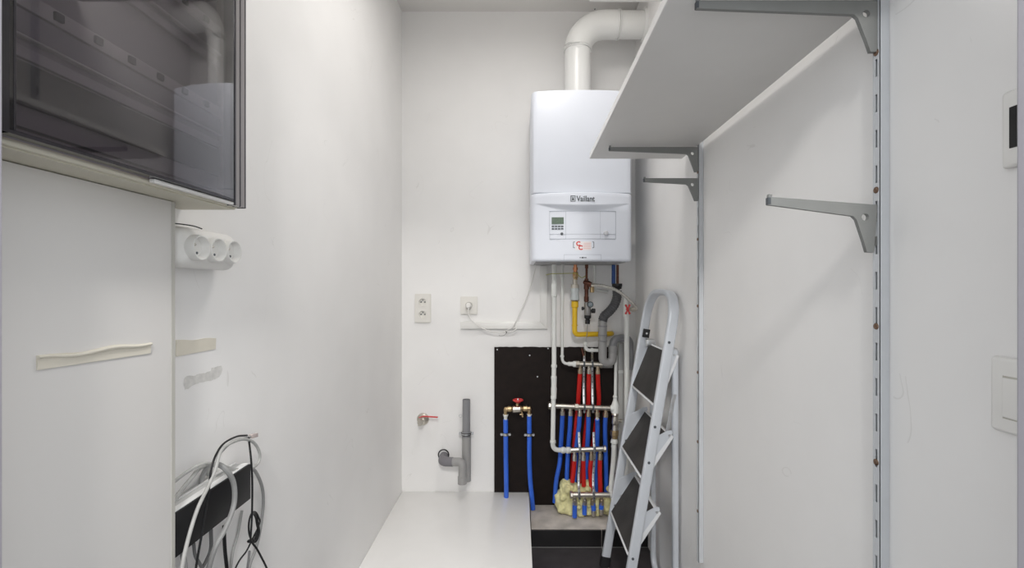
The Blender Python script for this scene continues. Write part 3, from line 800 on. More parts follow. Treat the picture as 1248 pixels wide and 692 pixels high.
obj('trap_leg', B().tube(fillet([P(540.5, 562.7, 2.245), P(563.8, 562.7, ty), P(563.5, 588.5, ty)], .022, 8), rr+.0005, 28).lathe(P(563.5, 580, ty), V((0, 0, -.036)), [(0, rr+.001), (.05, rr+.003), (1, rr+.003)], 28), 'pvcgrey2', dr)
we = P(539, 562.4, 2.243)
obj('wall_elbow', B().tube(fillet([P(552, 562.7, 2.235), we, V((we.x-.002, BACK-.001, we.z+.003))], .024, 10), rr+.0028, 28), 'pvcdark', dr)
obj('wall_seal', B().torus((we.x-.004, BACK-.0035, we.z+.010), (0, 1, 0), .0262, .0030, 30, 8), 'rubber', dr)
clp = B().torus(D(568.3, 529), (0, 0, 1), rr+.005, .0022, 30, 6).torus(D(568.3, 527), (0, 0, 1), rr+.005, .0022, 30, 6)
pieces('clamp_seal', clp, 'rubber', dr)
c = D(568.3, 528)
obj('pipe_clamp', B().lathe(c + V((0, 0, -.0055)), (0, 0, .011), [(0, rr+.004), (.1, rr+.0065), (.9, rr+.0065), (1, rr+.004)], 30).box(c + V((-.036, -.004, -.006)), c + V((-.024, .004, .006))).box(c + V((.024, -.004, -.006)), c + V((.036, .004, .006))).cyl(c + V((0, .025, 0)), c + V((0, BACK-.0008-dy, 0)), .005, n=12), 'zinc', dr)
obj('wire_ring', B().torus(D(561.3, 506.8, 2.25), (.2, 1, 0), .0075, .0012, 16, 6), 'zinc', dr)

# ------------------------------------------------------------------ tap with its two blue pipes
yt = 2.238
tpx = thing('stop_tap', P(630, 498, yt), 'brass stop tap with a red wheel handle joining two blue pipes', 'tap')
A = lambda px, py: P(px, py, yt)
q = B().lathe(A(614.8, 498.4), A(647, 497.6)-A(614.8, 498.4), [(0, .010), (.06, .012), (.12, .012), (.13, .015), (.26, .015), (.27, .011), (.32, .0145), (.5, .0165), (.66, .0145), (.70, .0115), (.72, .015), (.86, .015), (.88, .0115), (.97, .011), (1, .008)], 20)
q.cyl(A(616.4, 498), A(616.4, 505), .0095, n=16).cyl(A(645.2, 497.8), A(645.2, 504.5), .0095, n=16)
obj('tap_body', q, 'brass', tpx)
obj('bonnet', B().lathe(A(630.6, 497.5), A(630.6, 491)-A(630.6, 497.5), [(0, .013), (.3, .013), (.4, .0085), (1, .007)], 16), 'brass', tpx)
obj('centre_body', B().lathe(A(624.2, 498.6), A(635, 498.2)-A(624.2, 498.6), [(0, .012), (.1, .0175), (.9, .0175), (1, .012)], 20), 'nickel', tpx)
obj('drain_cock', B().cyl(A(635.5, 499), A(637.2, 508), .0045, n=12).cyl(A(633.5, 505), A(637.5, 504.5), .004, n=10), 'brass', tpx)
hw = A(631.3, 488.2)
wheel = B().lathe(hw + V((0, 0, -.012)), (0, 0, .017), [(0, .008), (.15, .012), (.45, .018), (1, .012)], 20)
wheel.torus(hw + V((0, 0, .003)), (0, 0, 1), .0225, .0042, 28, 8)
for k in range(5):
    a_ = 2*PI*k/5; wheel.tube([hw, hw + V((.0225*math.cos(a_), .0225*math.sin(a_), .003))], .004, 8)
obj('hand_wheel', wheel, 'redpaint', tpx)
obj('wheel_screw', B().lathe(hw + V((0, 0, .005)), (0, 0, .006), [(0, .005), (1, .003)], 12), 'silver', tpx)
def blue_tail(pts, label, fit0, fit1, m='pvc'):
    o = obj('blue_pipe', B().tube(smooth([P(*p) for p in pts], 5), .0115, 18), 'blue')
    tag(o, label, 'pipe', 'blue pipes under the red-wheel tap')
    a, b = P(*fit0), P(*fit1)
    obj('fitting', B().lathe(b, a-b, [(0, .0085), (.5, .0085), (.55, .0105), (.75, .0105), (.78, .0125), (1, .0125)], 16), 'pvc', o)
    return o
def clamp(o, px, py, y):
    c = P(px, py, y)
    q = B().lathe(c + V((0, 0, -.006)), (0, 0, .012), [(0, .0118), (.05, .0142), (.95, .0142), (1, .0118)], 22)
    for sx in (-1, 1):
        q.box(c + V((sx*.013, -.004, -.0045)), c + V((sx*.0235, .004, .0045)))
        q.cyl(c + V((sx*.020, -.0075, 0)), c + V((sx*.020, .006, 0)), .006, n=12)
    q.cyl(c + V((0, .012, 0)), c + V((0, YB-.0006-y, 0)), .004, n=10)
    obj('pipe_clamp', q, 'zinc', o)
    pieces('clamp_lining', B().torus(c + V((0, 0, -.0068)), (0, 0, 1), .0122, .0013, 22, 6).torus(c + V((0, 0, .0068)), (0, 0, 1), .0122, .0013, 22, 6), 'rubber', o)
p1 = blue_tail([(616.2, 511, yt), (616.4, 530, yt), (616.6, 560, yt), (617, 585, yt+.002), (617.1, 606.6, 2.246)], 'straight blue pipe under the left end of the red-wheel tap', (616.3, 504.8, yt), (616.2, 511.2, yt))
clamp(p1, 616.3, 529, yt)
p2 = blue_tail([(645, 507, yt), (645.2, 530, yt), (645.2, 560, yt), (646.2, 585, yt+.002), (648.2, 605, 2.243), (649.6, 620.3, 2.25)], 'blue pipe under the right end of the red-wheel tap, curving at its foot', (645.2, 504.4, yt), (645, 507.4, yt))
clamp(p2, 645.1, 529.5, yt)

# ------------------------------------------------------------------ heating manifolds and pipes
BRASSY = mat('worn_nickel', (.52, .43, .32), .4, 1., var=.2, scale=90)
GM = 'nickel distribution manifolds'
def manifold(pl, pr, y, outs, label, r=.0126, cap='l', nuts=(), outlen=8.5, orad=.0108):
    a, b = P(*pl, y), P(*pr, y)
    t = thing('manifold', (a+b)/2, label, 'manifold', GM)
    n_ = 1 / (b-a).length
    q = B().cyl(a, b, r, n=22)
    for f in nuts: c = a.lerp(b, f); q.lathe(c - (b-a)*n_*.010, (b-a)*n_*.020, [(0, r+.001), (.1, r+.005), (.9, r+.005), (1, r+.001)], 6)
    obj('bar', q, 'nickel', t)
    if cap in 'lb' and cap: obj('end_cap', B().lathe(a - (b-a)*n_*.006, (b-a)*n_*.014, [(0, r+.001), (.2, r+.006), (.85, r+.006), (1, r+.002)], 8), 'nickel', t)
    if cap in 'rb' and cap: obj('end_cap', B().lathe(b - (b-a)*n_*.008, (b-a)*n_*.014, [(0, r+.002), (.2, r+.005), (.85, r+.005), (1, r+.001)], 8), 'nickel', t)
    for px in outs:
        f = (P(px, 0, y).x - a.x) / (b.x - a.x); c = a.lerp(b, f); ln_ = outlen*y/F
        obj('outlet', B().lathe(c + V((0, 0, -r*.6)), (0, 0, -ln_), [(0, orad-.002), (.35, orad-.002), (.4, orad+.0012), (1, orad+.0012)], 8), BRASSY if random.random() < .3 else 'nickel', t)
    return t, a, b, r
yM1, yM2, yM3, yM4 = 2.215, 2.205, 2.192, 2.160
m1 = manifold((702, 443.5), (733, 444.2), yM1, (707, 717.8, 728.4), 'topmost short manifold, feeding the three upper red pipes', cap='r', nuts=(.06,), outlen=9.5)
m2 = manifold((669.5, 494.2), (748, 497.6), yM2, (685.5, 695.2, 706.6, 717.2, 727.8, 738), 'longest manifold with six blue pipes below it', cap='l', nuts=(.42,), outlen=9)
m3 = manifold((695, 548.4), (737, 546.6), yM3, (700.2, 711, 720.8, 731.3), 'third manifold down, with four short red pipes below it', cap='r', outlen=11)
m4 = manifold((696, 602.8), (747, 603.0), yM4, (700.5, 712.5, 722.6, 733.2), 'lowest manifold, half sunk in the yellow foam', cap='l', outlen=10)
def run(pts, r, m, label, group, name):
    return tag(obj(name, B().tube(smooth([P(*p) for p in pts], 5), r, 16), m), label, 'pipe', group)
gr = 'red pipes below the top manifold'
ww = ('left', 'middle', 'right')
for i, (x0, x1, x2, x3) in enumerate(((707, 704.6, 700, 697.5), (717.8, 717.2, 712, 708), (728.4, 729.8, 723, 718))):
    run([(x0, 452.5, yM1), ((x0+x1)/2, 470, yM1+.025), (x1, 490, 2.270), ((x1*2+x2)/3, 508, 2.284), (x2, 540, 2.284), (x3, 575, 2.284), (x3, 600, 2.284)], .0112, 'red',
        'long red pipe on the %s under the topmost manifold' % ww[i], gr, 'red_pipe')
gb = 'blue pipes below the longest manifold'
oo = ('first', 'second', 'third', 'fourth', 'fifth', 'sixth')
XS = [(685.5, 684.8, 683.4, 682, 678), (695.2, 694.5, 692.5, 691.5, 690.5), (706.6, 705.5, 702.5, 701.5, 700), (717.2, 717, 715.6, 715, 714), (727.8, 728.2, 727.5, 727, 726.5), (738, 737.4, 737.8, 738.4, 738.8)]
for i, xs in enumerate(XS):
    st_ = 502.2 + i*.8 if i != 4 else 511
    o = run([(xs[0], st_, yM2), (xs[1], 520, yM2+.02), (xs[2], 545, 2.2545), (xs[3], 565, 2.256), (xs[4], 590 if i else 585, 2.256), (xs[4]-(2 if i == 0 else 0), 603 if i else 612, 2.256)], .0110, 'blue',
        'blue pipe under the longest manifold, %s from the left' % oo[i], gb, 'blue_pipe')
    if i == 4: obj('white_sleeve', B().cyl(P(727.8, 506, yM2), P(727.9, 511.8, yM2+.006), .0085, n=14), 'pvc', o)
gr2 = 'short red pipes below the third manifold'
for i, (x0, x1, x2, ye) in enumerate(((700.2, 699.4, 697.5, 587), (711, 711, 711.5, 592), (720.8, 719.4, 721, 597), (731.3, 731, 731.8, 600))):
    run([(x0, 557.5, yM3), (x1, 572, yM3+.012), (x2, ye, 2.216)], .0110, 'red', 'short red pipe ending in the yellow foam, %s from the left' % oo[i], gr2, 'red_pipe')
gb2 = 'short blue stubs in the foam'
for i, (x0, x1, y1_) in enumerate(((700.5, 700.3, 630), (712.5, 712.3, 626.5), (722.6, 723.6, 621.5), (733.2, 732.8, 620))):
    o = run([(x0, 611.5, yM4), ((x0+x1)/2, 617, yM4), (x1, y1_, yM4)], .0112, 'blue', 'short blue pipe stub under the lowest manifold, %s from the left' % oo[i], gb2, 'blue_pipe')
    if i > 1: obj('fitting', B().lathe(P(x1, y1_-.3, yM4), (0, 0, -.028), [(0, .0112), (.2, .0125), (.6, .0125), (.65, .010), (1, .010)], 10), 'nickel', o)
# zinc strap rails that carry the manifolds
def strap(pts, label, w=.011):
    q = B(); pp = [P(*p) for p in pts]
    q.sweep(pp, (1, 0, 0), .0022, w, .3)
    o = obj('mounting_strap', q, 'zinc'); tag(o, label, 'strap', 'perforated steel straps')
    h = B()
    for i in range(len(pp)-1):
        n_ = max(1, int((pp[i]-pp[i+1]).length/.028))
        for k in range(n_):
            c = pp[i].lerp(pp[i+1], (k+.5)/n_); d = (pp[i+1]-pp[i]).normalized(); nn = d.cross(V((1, 0, 0))).normalized()
            if nn.y > 0: nn = -nn
            h.cyl(c - nn*.001, c + nn*.0015, .0030, n=10)
    pieces('strap_hole', h, 'darkbtn', o)
    bolt = B()
    return o
strap([(712.2, 424, 2.290), (712.2, 433, 2.262), (712.0, 440, 2.240), (711.8, 449, 2.234), (711.6, 462, 2.25), (711.5, 476, 2.25), (711.7, 489, 2.225), (712.3, 497, 2.2235), (712.3, 503, 2.225)], 'left perforated strap between the topmost and longest manifolds')
strap([(721.8, 428, 2.290), (721.8, 435, 2.258), (721.8, 440, 2.240), (721.9, 449, 2.234), (722, 462, 2.25), (722.2, 476, 2.25), (722.4, 489, 2.225), (722.8, 497, 2.2235), (723, 503, 2.225)], 'right perforated strap between the topmost and longest manifolds')
for px, sd in ((706.4, 'left'), (724.2, 'right')):
    strap([(px-.6, 526.5, 2.190), (px-.4, 538, 2.184), (px, 542, 2.178), (px+.6, 549, 2.1745), (px+.6, 556, 2.186), (px-1.2, 580, 2.186), (px-1, 592, 2.170), (px-.6, 598, 2.146), (px-.4, 603, 2.1435), (px-.2, 609, 2.15)], '%s perforated strap between the third and lowest manifolds' % sd)
# clamp bolts on the bars, parts of the manifolds
for (t, a, b, r), xs in ((m1, (711.8, 721.9)), (m2, (712.3, 722.8)), (m3, (707, 724.8)), (m4, (706, 723.8))):
    y = a.y
    for px in xs:
        f = (P(px, 0, y).x-a.x)/(b.x-a.x); c = a.lerp(b, f)
        obj('bar_clamp', B().lathe(c - V((.0045, 0, 0)), (.009, 0, 0), [(0, r+.0005), (.1, r+.0022), (.9, r+.0022), (1, r+.0005)], 20).cyl(c + V((0, -r-.001, -.009)), c + V((0, -r-.007, -.009)), .0042, n=8), 'darkbtn', t)
# copper and white stubs above the top manifold
o = obj('copper_stub', B().tube(smooth([P(709.3, 424, 2.270), P(710.5, 430, 2.268), P(713, 440, 2.262), P(713.4, 443, 2.262)], 4), .007, 12), 'copperdull')
tag(o, 'short dull copper pipe stub rising behind the topmost manifold', 'pipe')

# expanding foam
fb = B()
rng = random.Random(7)
def fblob(px, py, y, r, s_=(1, 1, 1)): fb.ball(P(px, py, y), r, s_)
for (px, py, y, r) in ((692, 600, 2.245, .048), (687, 612, 2.24, .045), (690, 591, 2.255, .034), (684, 606, 2.25, .036), (696, 622, 2.215, .036), (705, 600, 2.235, .042), (716, 598, 2.235, .040), (716, 606, 2.235, .046),
                       (730, 612, 2.225, .044), (742, 612, 2.215, .040), (706, 615, 2.215, .040), (688, 619, 2.225, .034), (720, 616, 2.215, .040), (742, 622, 2.21, .030), (716, 590, 2.245, .026), (697, 595, 2.24, .034),
                       (708, 626, 2.185, .022), (717.5, 624, 2.178, .016), (728, 624, 2.185, .018), (706, 618, 2.165, .013), (717.6, 617, 2.165, .0095), (727.6, 617, 2.168, .009), (740, 619, 2.185, .020), (694, 628, 2.20, .020), (684, 621, 2.21, .020)):
    fblob(px, py, y, r)
for k in range(12):
    px = rng.uniform(683, 744); py = rng.uniform(594, 624); fblob(px, py, rng.uniform(2.20, 2.235), rng.uniform(.014, .024))
for v in fb.bm.verts:
    v.co.z = max(v.co.z, .081); v.co.y = min(v.co.y, YB - .0008)
fo = obj('expanding_foam', fb, 'foam')
tag(fo, 'pale yellow lump of expanding foam on the concrete ledge around the pipe ends', 'foam')
rm = fo.modifiers.new('join', 'REMESH'); rm.mode = 'VOXEL'; rm.voxel_size = .0042; rm.use_smooth_shade = True
sm = fo.modifiers.new('soften', 'SMOOTH'); sm.factor = .6; sm.iterations = 16
tx = bpy.data.textures.new('foam_lumps', 'CLOUDS'); tx.noise_scale = .014; tx.noise_depth = 3
dm = fo.modifiers.new('lumps', 'DISPLACE'); dm.texture = tx; dm.strength = .013; dm.mid_level = .55; dm.texture_coords = 'GLOBAL'

# white heating pipes
def collar(q, px, py, y, r, h=.012, axis='z'):
    c = P(px, py, y); d = V((0, 0, h)) if axis == 'z' else V((h, 0, 0))
    q.lathe(c - d/2, d, [(0, r+.0005), (.12, r+.0028), (.88, r+.0028), (1, r+.0005)], 20)
yA = 2.168
o = obj('white_pipe', B().tube(fillet([P(675.6, 322.4, 2.175), P(675.3, 440, yA), P(673.6, 548, yA), P(689, 548.6, yA+.016)], .032, 8), .0111, 20), 'pvc')
tag(o, 'long white pipe from the boiler bending right into the third manifold', 'pipe', 'white pipes under the boiler')
q = B()
for py, h in ((347, .010), (360, .010), (446, .014), (460, .014), (484, .016), (538, .014)): collar(q, 675.4 - max(0, py-440)/108*1.7, py, yA, .0111, h)
q.lathe(P(675.4, 361, yA), P(675.4, 346, yA)-P(675.4, 361, yA), [(0, .0128), (1, .0128)], 20)
q.lathe(P(674.9, 484, yA), P(675.2, 460, yA)-P(674.9, 484, yA), [(0, .0128), (.45, .0140), (.55, .0125), (1, .0135)], 20)
q.lathe(P(684, 548.4, yA+.010), P(694.5, 548.5, yM3)-P(684, 548.4, yA+.010), [(0, .0120), (.1, .0150), (.35, .0150), (.4, .0125), (.6, .0125), (.65, .0155), (1, .0145)], 20)
pieces('coupling', q, 'pvc', o)
o = obj('white_pipe', B().tube(fillet([P(685.6, 322.4, 2.24), P(685.2, 443, 2.225), P(703, 443.6, yM1)], .028, 8), .0072, 18), 'pvc')
tag(o, 'thin white pipe from the boiler bending right into the topmost manifold', 'pipe', 'white pipes under the boiler')
q = B(); collar(q, 685.2, 336, 2.238, .0072, .02); collar(q, 685.2, 434, 2.226, .0072, .010)
q.lathe(P(692, 443.3, 2.219), P(704, 443.6, yM1)-P(692, 443.3, 2.219), [(0, .009), (.12, .011), (.3, .0105), (.45, .0105), (.6, .0150), (.85, .0150), (1, .012)], 16)
pieces('coupling', q, 'pvc', o)

# gas pipe
yg = 2.215
gs = thing('gas_pipe', P(701, 340, yg), 'yellow sleeved gas pipe with copper and brass fittings below the boiler', 'pipe')
obj('copper_tube', B().lathe(P(701.2, 322.4, yg), P(701.0, 345, yg)-P(701.2, 322.4, yg), [(0, .0085), (.14, .0085), (.15, .0120), (.28, .0120), (.3, .0095), (.45, .0095), (.46, .0125), (.62, .0125), (.63, .009), (1, .009)], 16), 'copper', gs)
obj('brass_nut', B().lathe(P(701.3, 331, yg), P(701.3, 341, yg)-P(701.3, 331, yg), [(0, .010), (.1, .0145), (.7, .0145), (.8, .011), (1, .011)], 6), 'brass', gs)
obj('union', B().lathe(P(700.8, 340.5, yg), P(700.8, 351, yg)-P(700.8, 340.5, yg), [(0, .011), (.55, .012), (.58, .0195), (1, .0195)], 8), 'nickel', gs)
obj('meter_valve', B().lathe(P(700.7, 351, yg), P(700.7, 366, yg)-P(700.7, 351, yg), [(0, .018), (.12, .0215), (.35, .017), (.6, .0195), (.9, .0215), (1, .019)], 8), mat('gas_valve_grey', (.58, .62, .62), .35), gs)
obj('yellow_sleeve', B().tube(fillet([P(700.6, 367.6, yg), P(700.3, 407.6, yg), P(744, 406.6, 2.272), P(745.5, 406.5, 2.309)], .024, 8), .0125, 20).lathe(P(700.7, 367, yg), P(700.6, 375, yg)-P(700.7, 367, yg), [(0, .0150), (.1, .0175), (.85, .0175), (1, .0135)], 20), 'yellow', gs)
q = B(); collar(q, 700.4, 396.5, yg, .0122, .006)
q.lathe(P(714.8, 407.3, 2.234), P(716.2, 407.3, 2.2359)-P(714.8, 407.3, 2.234), [(0, .013), (.2, .0145), (.8, .0145), (1, .013)], 20)
pieces('sleeve_ring', q, 'yellow', gs)
obj('steel_ring', B().torus(P(700.7, 366.2, yg), (0, 0, 1), .0185, .003, 20, 6), 'brass', gs)
ew = obj('earth_wire', B().tube(smooth([P(665.5, 335, 2.287), P(672, 333.6, 2.165), P(686, 333.2, 2.16), P(699, 333, 2.192), P(702.5, 333.2, 2.192), P(706, 336.5, 2.182), P(709.5, 338.4, 2.178), P(713.5, 336, 2.182)], 5), .0016, 6), 'yellowgreen')
tag(ew, 'thin green and yellow earth wire strung across the pipes under the boiler', 'wire')

# filling group: copper line, brass valve, gauge, black regulator
yf_ = 2.20
fg = thing('filling_valve', P(715, 360, yf_), 'copper filling line with a round gauge and black knobs under the boiler', 'valve')
obj('copper_tube', B().lathe(P(715, 322.4, yf_), P(714.6, 372, yf_)-P(715, 322.4, yf_), [(0, .008), (.09, .008), (.1, .006), (.34, .006), (.35, .010), (.46, .010), (.47, .013), (.60, .013), (.61, .0095), (.78, .0095), (.79, .0115), (.90, .0115), (.91, .008), (1, .008)], 16), 'copperdull', fg)
obj('valve_tee', B().lathe(P(711, 343.2, yf_), P(721, 346.5, yf_-.01)-P(711, 343.2, yf_), [(0, .007), (.2, .0120), (.6, .0135), (1, .010)], 14).lathe(P(719, 347, yf_-.01), P(719, 349.5, yf_-.01)-P(719, 347, yf_-.01), [(0, .012), (1, .012)], 8), 'copperdull', fg)
obj('drain_nut', B().lathe(P(721.7, 348.5, yf_-.01), P(721.5, 356.5, yf_-.01)-P(721.7, 348.5, yf_-.01), [(0, .007), (.3, .0105), (.9, .0105), (1, .008)], 8), 'brass', fg)
obj('valve_block', B().lathe(P(715.8, 368, yf_), P(716.3, 385, yf_)-P(715.8, 368, yf_), [(0, .012), (.1, .0155), (.9, .0165), (1, .014)], 12), mat('regulator_grey', (.30, .29, .28), .4, .5), fg)
obj('regulator', B().lathe(P(716.3, 384, yf_), P(716, 394.6, yf_)-P(716.3, 384, yf_), [(0, .0165), (.3, .0165), (.5, .009), (.55, .0125), (1, .0115)], 18), 'rubber', fg)
kb = B()
kb.lathe(P(713, 375.8, yf_), P(708.9, 375.8, yf_)-P(713, 375.8, yf_), [(0, .0045), (.4, .0045), (.42, .0085), (1, .008)], 14)
kb.lathe(P(719.5, 378.5, yf_), P(725.4, 378.8, yf_)-P(719.5, 378.5, yf_), [(0, .006), (.2, .006), (.25, .0115), (.95, .0115), (1, .009)], 14)
pieces('knob', kb, 'rubber', fg)
c = P(718.5, 370.8, yf_)
gg = obj('gauge', B().lathe(c + V((0, -.008, 0)), (0, -.018, 0), [(0, .012), (.3, .0148), (1, .0148), (1, .0125), (.9, .0120)], 24, cap=False).cyl(c + V((0, -.004, 0)), c + V((0, -.010, 0)), .007, n=12), 'rubber', fg)
obj('gauge_dial', B().cyl(c + V((0, -.0225, 0)), c + V((0, -.0235, 0)), .0122, n=22), mat('dial_grey', (.20, .24, .26), .2), fg)
obj('gauge_needle', B().obox(c + V((.001, -.0241, .002)), (.006, 0, .004), (0, .0004, 0), (-.0006, 0, .0008)), 'silver', gg)
wr = obj('overflow_wire', B().tube([P(715.8, 395, yf_), P(715.6, 405, 2.210), P(714, 418, 2.227)], .0016, 6), 'cordgrey', fg)
o = obj('white_pipe', B().tube(fillet([P(713.6, 416.5, 2.232), P(713.8, 426.5, 2.232), P(731, 427, 2.232)], .02, 8), .0085, 16), 'pvc')
tag(o, 'short white elbow pipe tucked behind the grey trap above the topmost manifold', 'pipe', 'white pipes under the boiler')
q = B(); collar(q, 721.5, 426.7, 2.232, .0085, .012, 'x'); collar(q, 713.6, 419, 2.232, .0085, .01)
pieces('coupling', q, 'pvc', o)

# braided filling hose
bh = thing('braided_hose', P(750, 355, 2.15), 'pale braided hose arching from the filling valve to the red handled tap', 'hose')
hp_ = [(722.5, 347.2, 2.175), (728, 347.4, 2.165), (737, 348.4, 2.15), (748, 352, 2.14), (758, 358, 2.14), (767, 365.5, 2.145), (773.5, 372.5, 2.15), (776.2, 377, 2.152)]
obj('braid', B().tube(smooth([P(*p) for p in hp_], 8), .0072, 14), mat('braid_grey', (.55, .53, .49), .45, .25, var=.25, scale=160, bump=.5, bscale=300), bh)
obj('hose_nut', B().lathe(P(721.2, 347, 2.178), P(727, 347.2, 2.168)-P(721.2, 347, 2.178), [(0, .010), (.6, .010), (.65, .0085), (1, .0085)], 6).lathe(P(776.6, 376.2, 2.152), P(769.8, 377.2, 2.155)-P(776.6, 376.2, 2.152), [(0, .008), (.35, .0085), (.4, .0115), (1, .0115)], 8), 'nickel', bh)

# white riser with the red cross-handle tap
yR = 2.165
wp = thing('riser_pipe', P(763.6, 420, yR), 'thick white riser pipe behind the ladder with a red tap handle at its top', 'pipe')
rx = (763.8 - CX) / (F/yR)
obj('pipe', B().cyl((rx, yR, .0805), (rx, yR, P(0, 386, yR).z), .0117, n=22), 'pvc', wp)
obj('valve_sleeve', B().lathe(P(763, 386.5, yR), P(763, 361.5, yR)-P(763, 386.5, yR), [(0, .0145), (.05, .0152), (.95, .0135), (1, .011)], 20), 'pvc', wp)
q = B(); collar(q, 763.6, 386.5, yR, .0117, .010); pieces('collar', q, 'pvc', wp)
c = P(763.4, 376.6, yR) + V((0, -.020, 0))
q = B().lathe(c + V((0, .006, 0)), (0, -.016, 0), [(0, .006), (.5, .008), (1, .006)], 12)
for a_ in (.55, PI-.55, PI+.55, -.55):
    e = c + V((.010*math.cos(a_)*1.0, -.006, .0195*math.sin(a_)/.55))
    q.tube([c + V((0, -.006, 0)), c.lerp(e, .6) + V((0, -.003, 0)), e], [.0042, .0036, .0048], 10); q.ball(e, .0052)
obj('red_handle', q, 'redpaint', wp)
obj('tap_spout', B().lathe(c + V((.002, .006, .0005)), P(771, 377, 2.152) - c, [(0, .007), (.3, .007), (.35, .0095), (.7, .0095), (.75, .0075), (1, .0075)], 12), 'nickel', wp)

# condensate drain: corrugated hose, trap and grey elbow
yD = 2.205
cd = thing('condensate_trap', P(740, 420, yD), 'grey condensate trap with a dark corrugated hose below the boiler', 'drain')
raw = smooth([P(752, 354, yD), P(752, 362, yD), P(749, 371, yD), P(743, 379, yD), P(736.5, 385, yD), P(734.4, 391, yD)], 14)
rad = [.0218 + .0010*math.sin(i*PI/2) for i in range(len(raw))]
obj('corrugated_hose', B().tube(raw, rad, 22), 'hose', cd)
obj('funnel', B().lathe(P(752, 354.5, yD), P(752, 345.5, yD)-P(752, 354.5, yD), [(0, .012), (.25, .013), (.3, .021), (.6, .023), (.65, .0245), (1, .0245)], 22), 'rubber', cd)
ut = [P(734.4, 390.5, yD), P(734.4, 436, yD)]
zc = P(0, 436, yD).z; xa, xb = P(734.6, 0, yD).x, P(746.4, 0, yD+.01).x
for k in range(1, 12):
    a_ = PI*k/12; ut.append(V(((xa+xb)/2 - (xb-xa)/2*math.cos(a_), yD + .008*k/12, zc - .024*math.sin(a_))))
ut += [P(746.5, 435, yD+.008), P(746.8, 424, yD+.01)]
obj('trap_tube', B().tube(ut, .0205, 24), 'pvcgrey2', cd)
q = B()
for py in (397.5, 408.5, 415.5): q.lathe(P(734.4, py+.5, yD), (0, 0, .006), [(0, .0210), (.2, .0225), (.8, .0225), (1, .0210)], 24)
pieces('trap_ring', q, 'pvcgrey', cd)
yE = yD + .01
obj('elbow', B().tube(fillet([P(746.8, 430, yE), P(747.2, 412.5, yE), P(767, 411.6, yE+.02), P(768.5, 450, yE+.02)], .034, 9), .0185, 22), 'pvcgrey', cd)
obj('elbow_socket', B().lathe(P(746.8, 429.5, yE), P(746.9, 421, yE)-P(746.8, 429.5, yE), [(0, .0205), (.1, .0225), (.9, .0225), (1, .0195)], 22), 'pvcgrey2', cd)
obj('drain_tee', B().box(P(733.5, 448.5, yD+.035), P(746, 442.8, yD+.055)).bevel(.004), 'pvcgrey2', cd)
for px, m_, r_, lb in ((746.6, 'bluedark', .0092, 'dark blue tube dropping from the boiler into the condensate funnel'), (751.6, 'copperdull', .0065, 'copper tube dropping from the boiler into the condensate funnel')):
    tag(obj('boiler_tube', B().cyl(P(px + (1.2 if m_ != 'copperdull' else 1), 322.6, yD), P(px+1, 345.8, yD), r_, n=16), m_), lb, 'pipe')
tag(obj('white_pipe', B().tube(fillet([P(724.6, 323.2, 2.27), P(724.4, 353, 2.27), P(741, 355.5, 2.275)], .02, 6), .0072, 14), 'pvc'), 'short white pipe behind the filling valve high under the boiler', 'pipe', 'white pipes under the boiler')

# white line with fittings at the right of the manifolds
yS = 2.205
sp = thing('supply_pipe', P(750, 510, yS), 'white pipe with brass union running down the right ends of the manifolds', 'pipe')
obj('upper_pipe', B().tube([P(750.8, 433, 2.235), P(750.3, 460, 2.215), P(749.9, 484, yS)], .0076, 16), 'pvc', sp)
obj('fitting', B().lathe(P(749.8, 482, yS), P(749.6, 503, yS)-P(749.8, 482, yS), [(0, .010), (.08, .012), (.14, .009), (.25, .010), (.5, .0165), (.55, .0185), (1, .0185)], 18).lathe(P(743.5, 497.3, yS), P(750, 497.6, yS)-P(743.5, 497.3, yS), [(0, .012), (.3, .0165), (1, .0165)], 18), 'pvc', sp)
obj('valve', B().lathe(P(749.6, 503, yS), P(749.2, 524, yS)-P(749.6, 503, yS), [(0, .015), (.1, .018), (.2, .013), (.35, .015), (.6, .0165), (.7, .012), (1, .0145)], 12).lathe(P(750, 512.5, yS), P(757.8, 512.8, yS)-P(750, 512.5, yS), [(0, .006), (.6, .006), (.65, .009), (1, .009)], 10), 'nickel', sp)
obj('brass_union', B().lathe(P(749.0, 524, yS), P(748.8, 534, yS)-P(749.0, 524, yS), [(0, .0165), (.08, .0205), (.6, .0205), (.7, .0165), (1, .016)], 8), 'brass', sp)
obj('lower_fitting', B().lathe(P(748.8, 534, yS), P(748.2, 545, yS)-P(748.8, 534, yS), [(0, .013), (.3, .0175), (.5, .0175), (.6, .012), (1, .0135)], 14), 'pvc', sp)
obj('lower_pipe', B().tube(smooth([P(748.2, 544, yS), P(747.6, 560, yS), P(745.8, 580, yS-.01), P(744.4, 598, yS-.03)], 5), .0116, 18), 'pvc', sp)
obj('end_elbow', B().lathe(P(743, 603, yM4), P(751, 603, yM4)-P(743, 603, yM4), [(0, .0135), (.2, .0165), (.8, .0165), (1, .013)], 16).tube([P(744.2, 597, yS-.033), P(746.5, 602.5, yM4+.004)], .0125, 16), 'pvc', sp)
# pale vertical duct behind
a, b = P(752.8, 0, 2.285), P(759.3, 0, 2.285)
vd = obj('vertical_duct', B().box((a.x, 2.272, .081), (b.x, BACK-.0008, P(0, 417.5, 2.285).z)).bevel(.002, 2), mat('duct_grey', (.52, .52, .50), .45))
tag(vd, 'pale upright duct on the back wall behind the white riser pipe', 'trunking')
obj('duct_coupling', B().box((a.x-.0005, 2.2705, P(0, 454, 2.285).z), (b.x+.0005, 2.275, P(0, 450.5, 2.285).z)), 'pvc', vd)

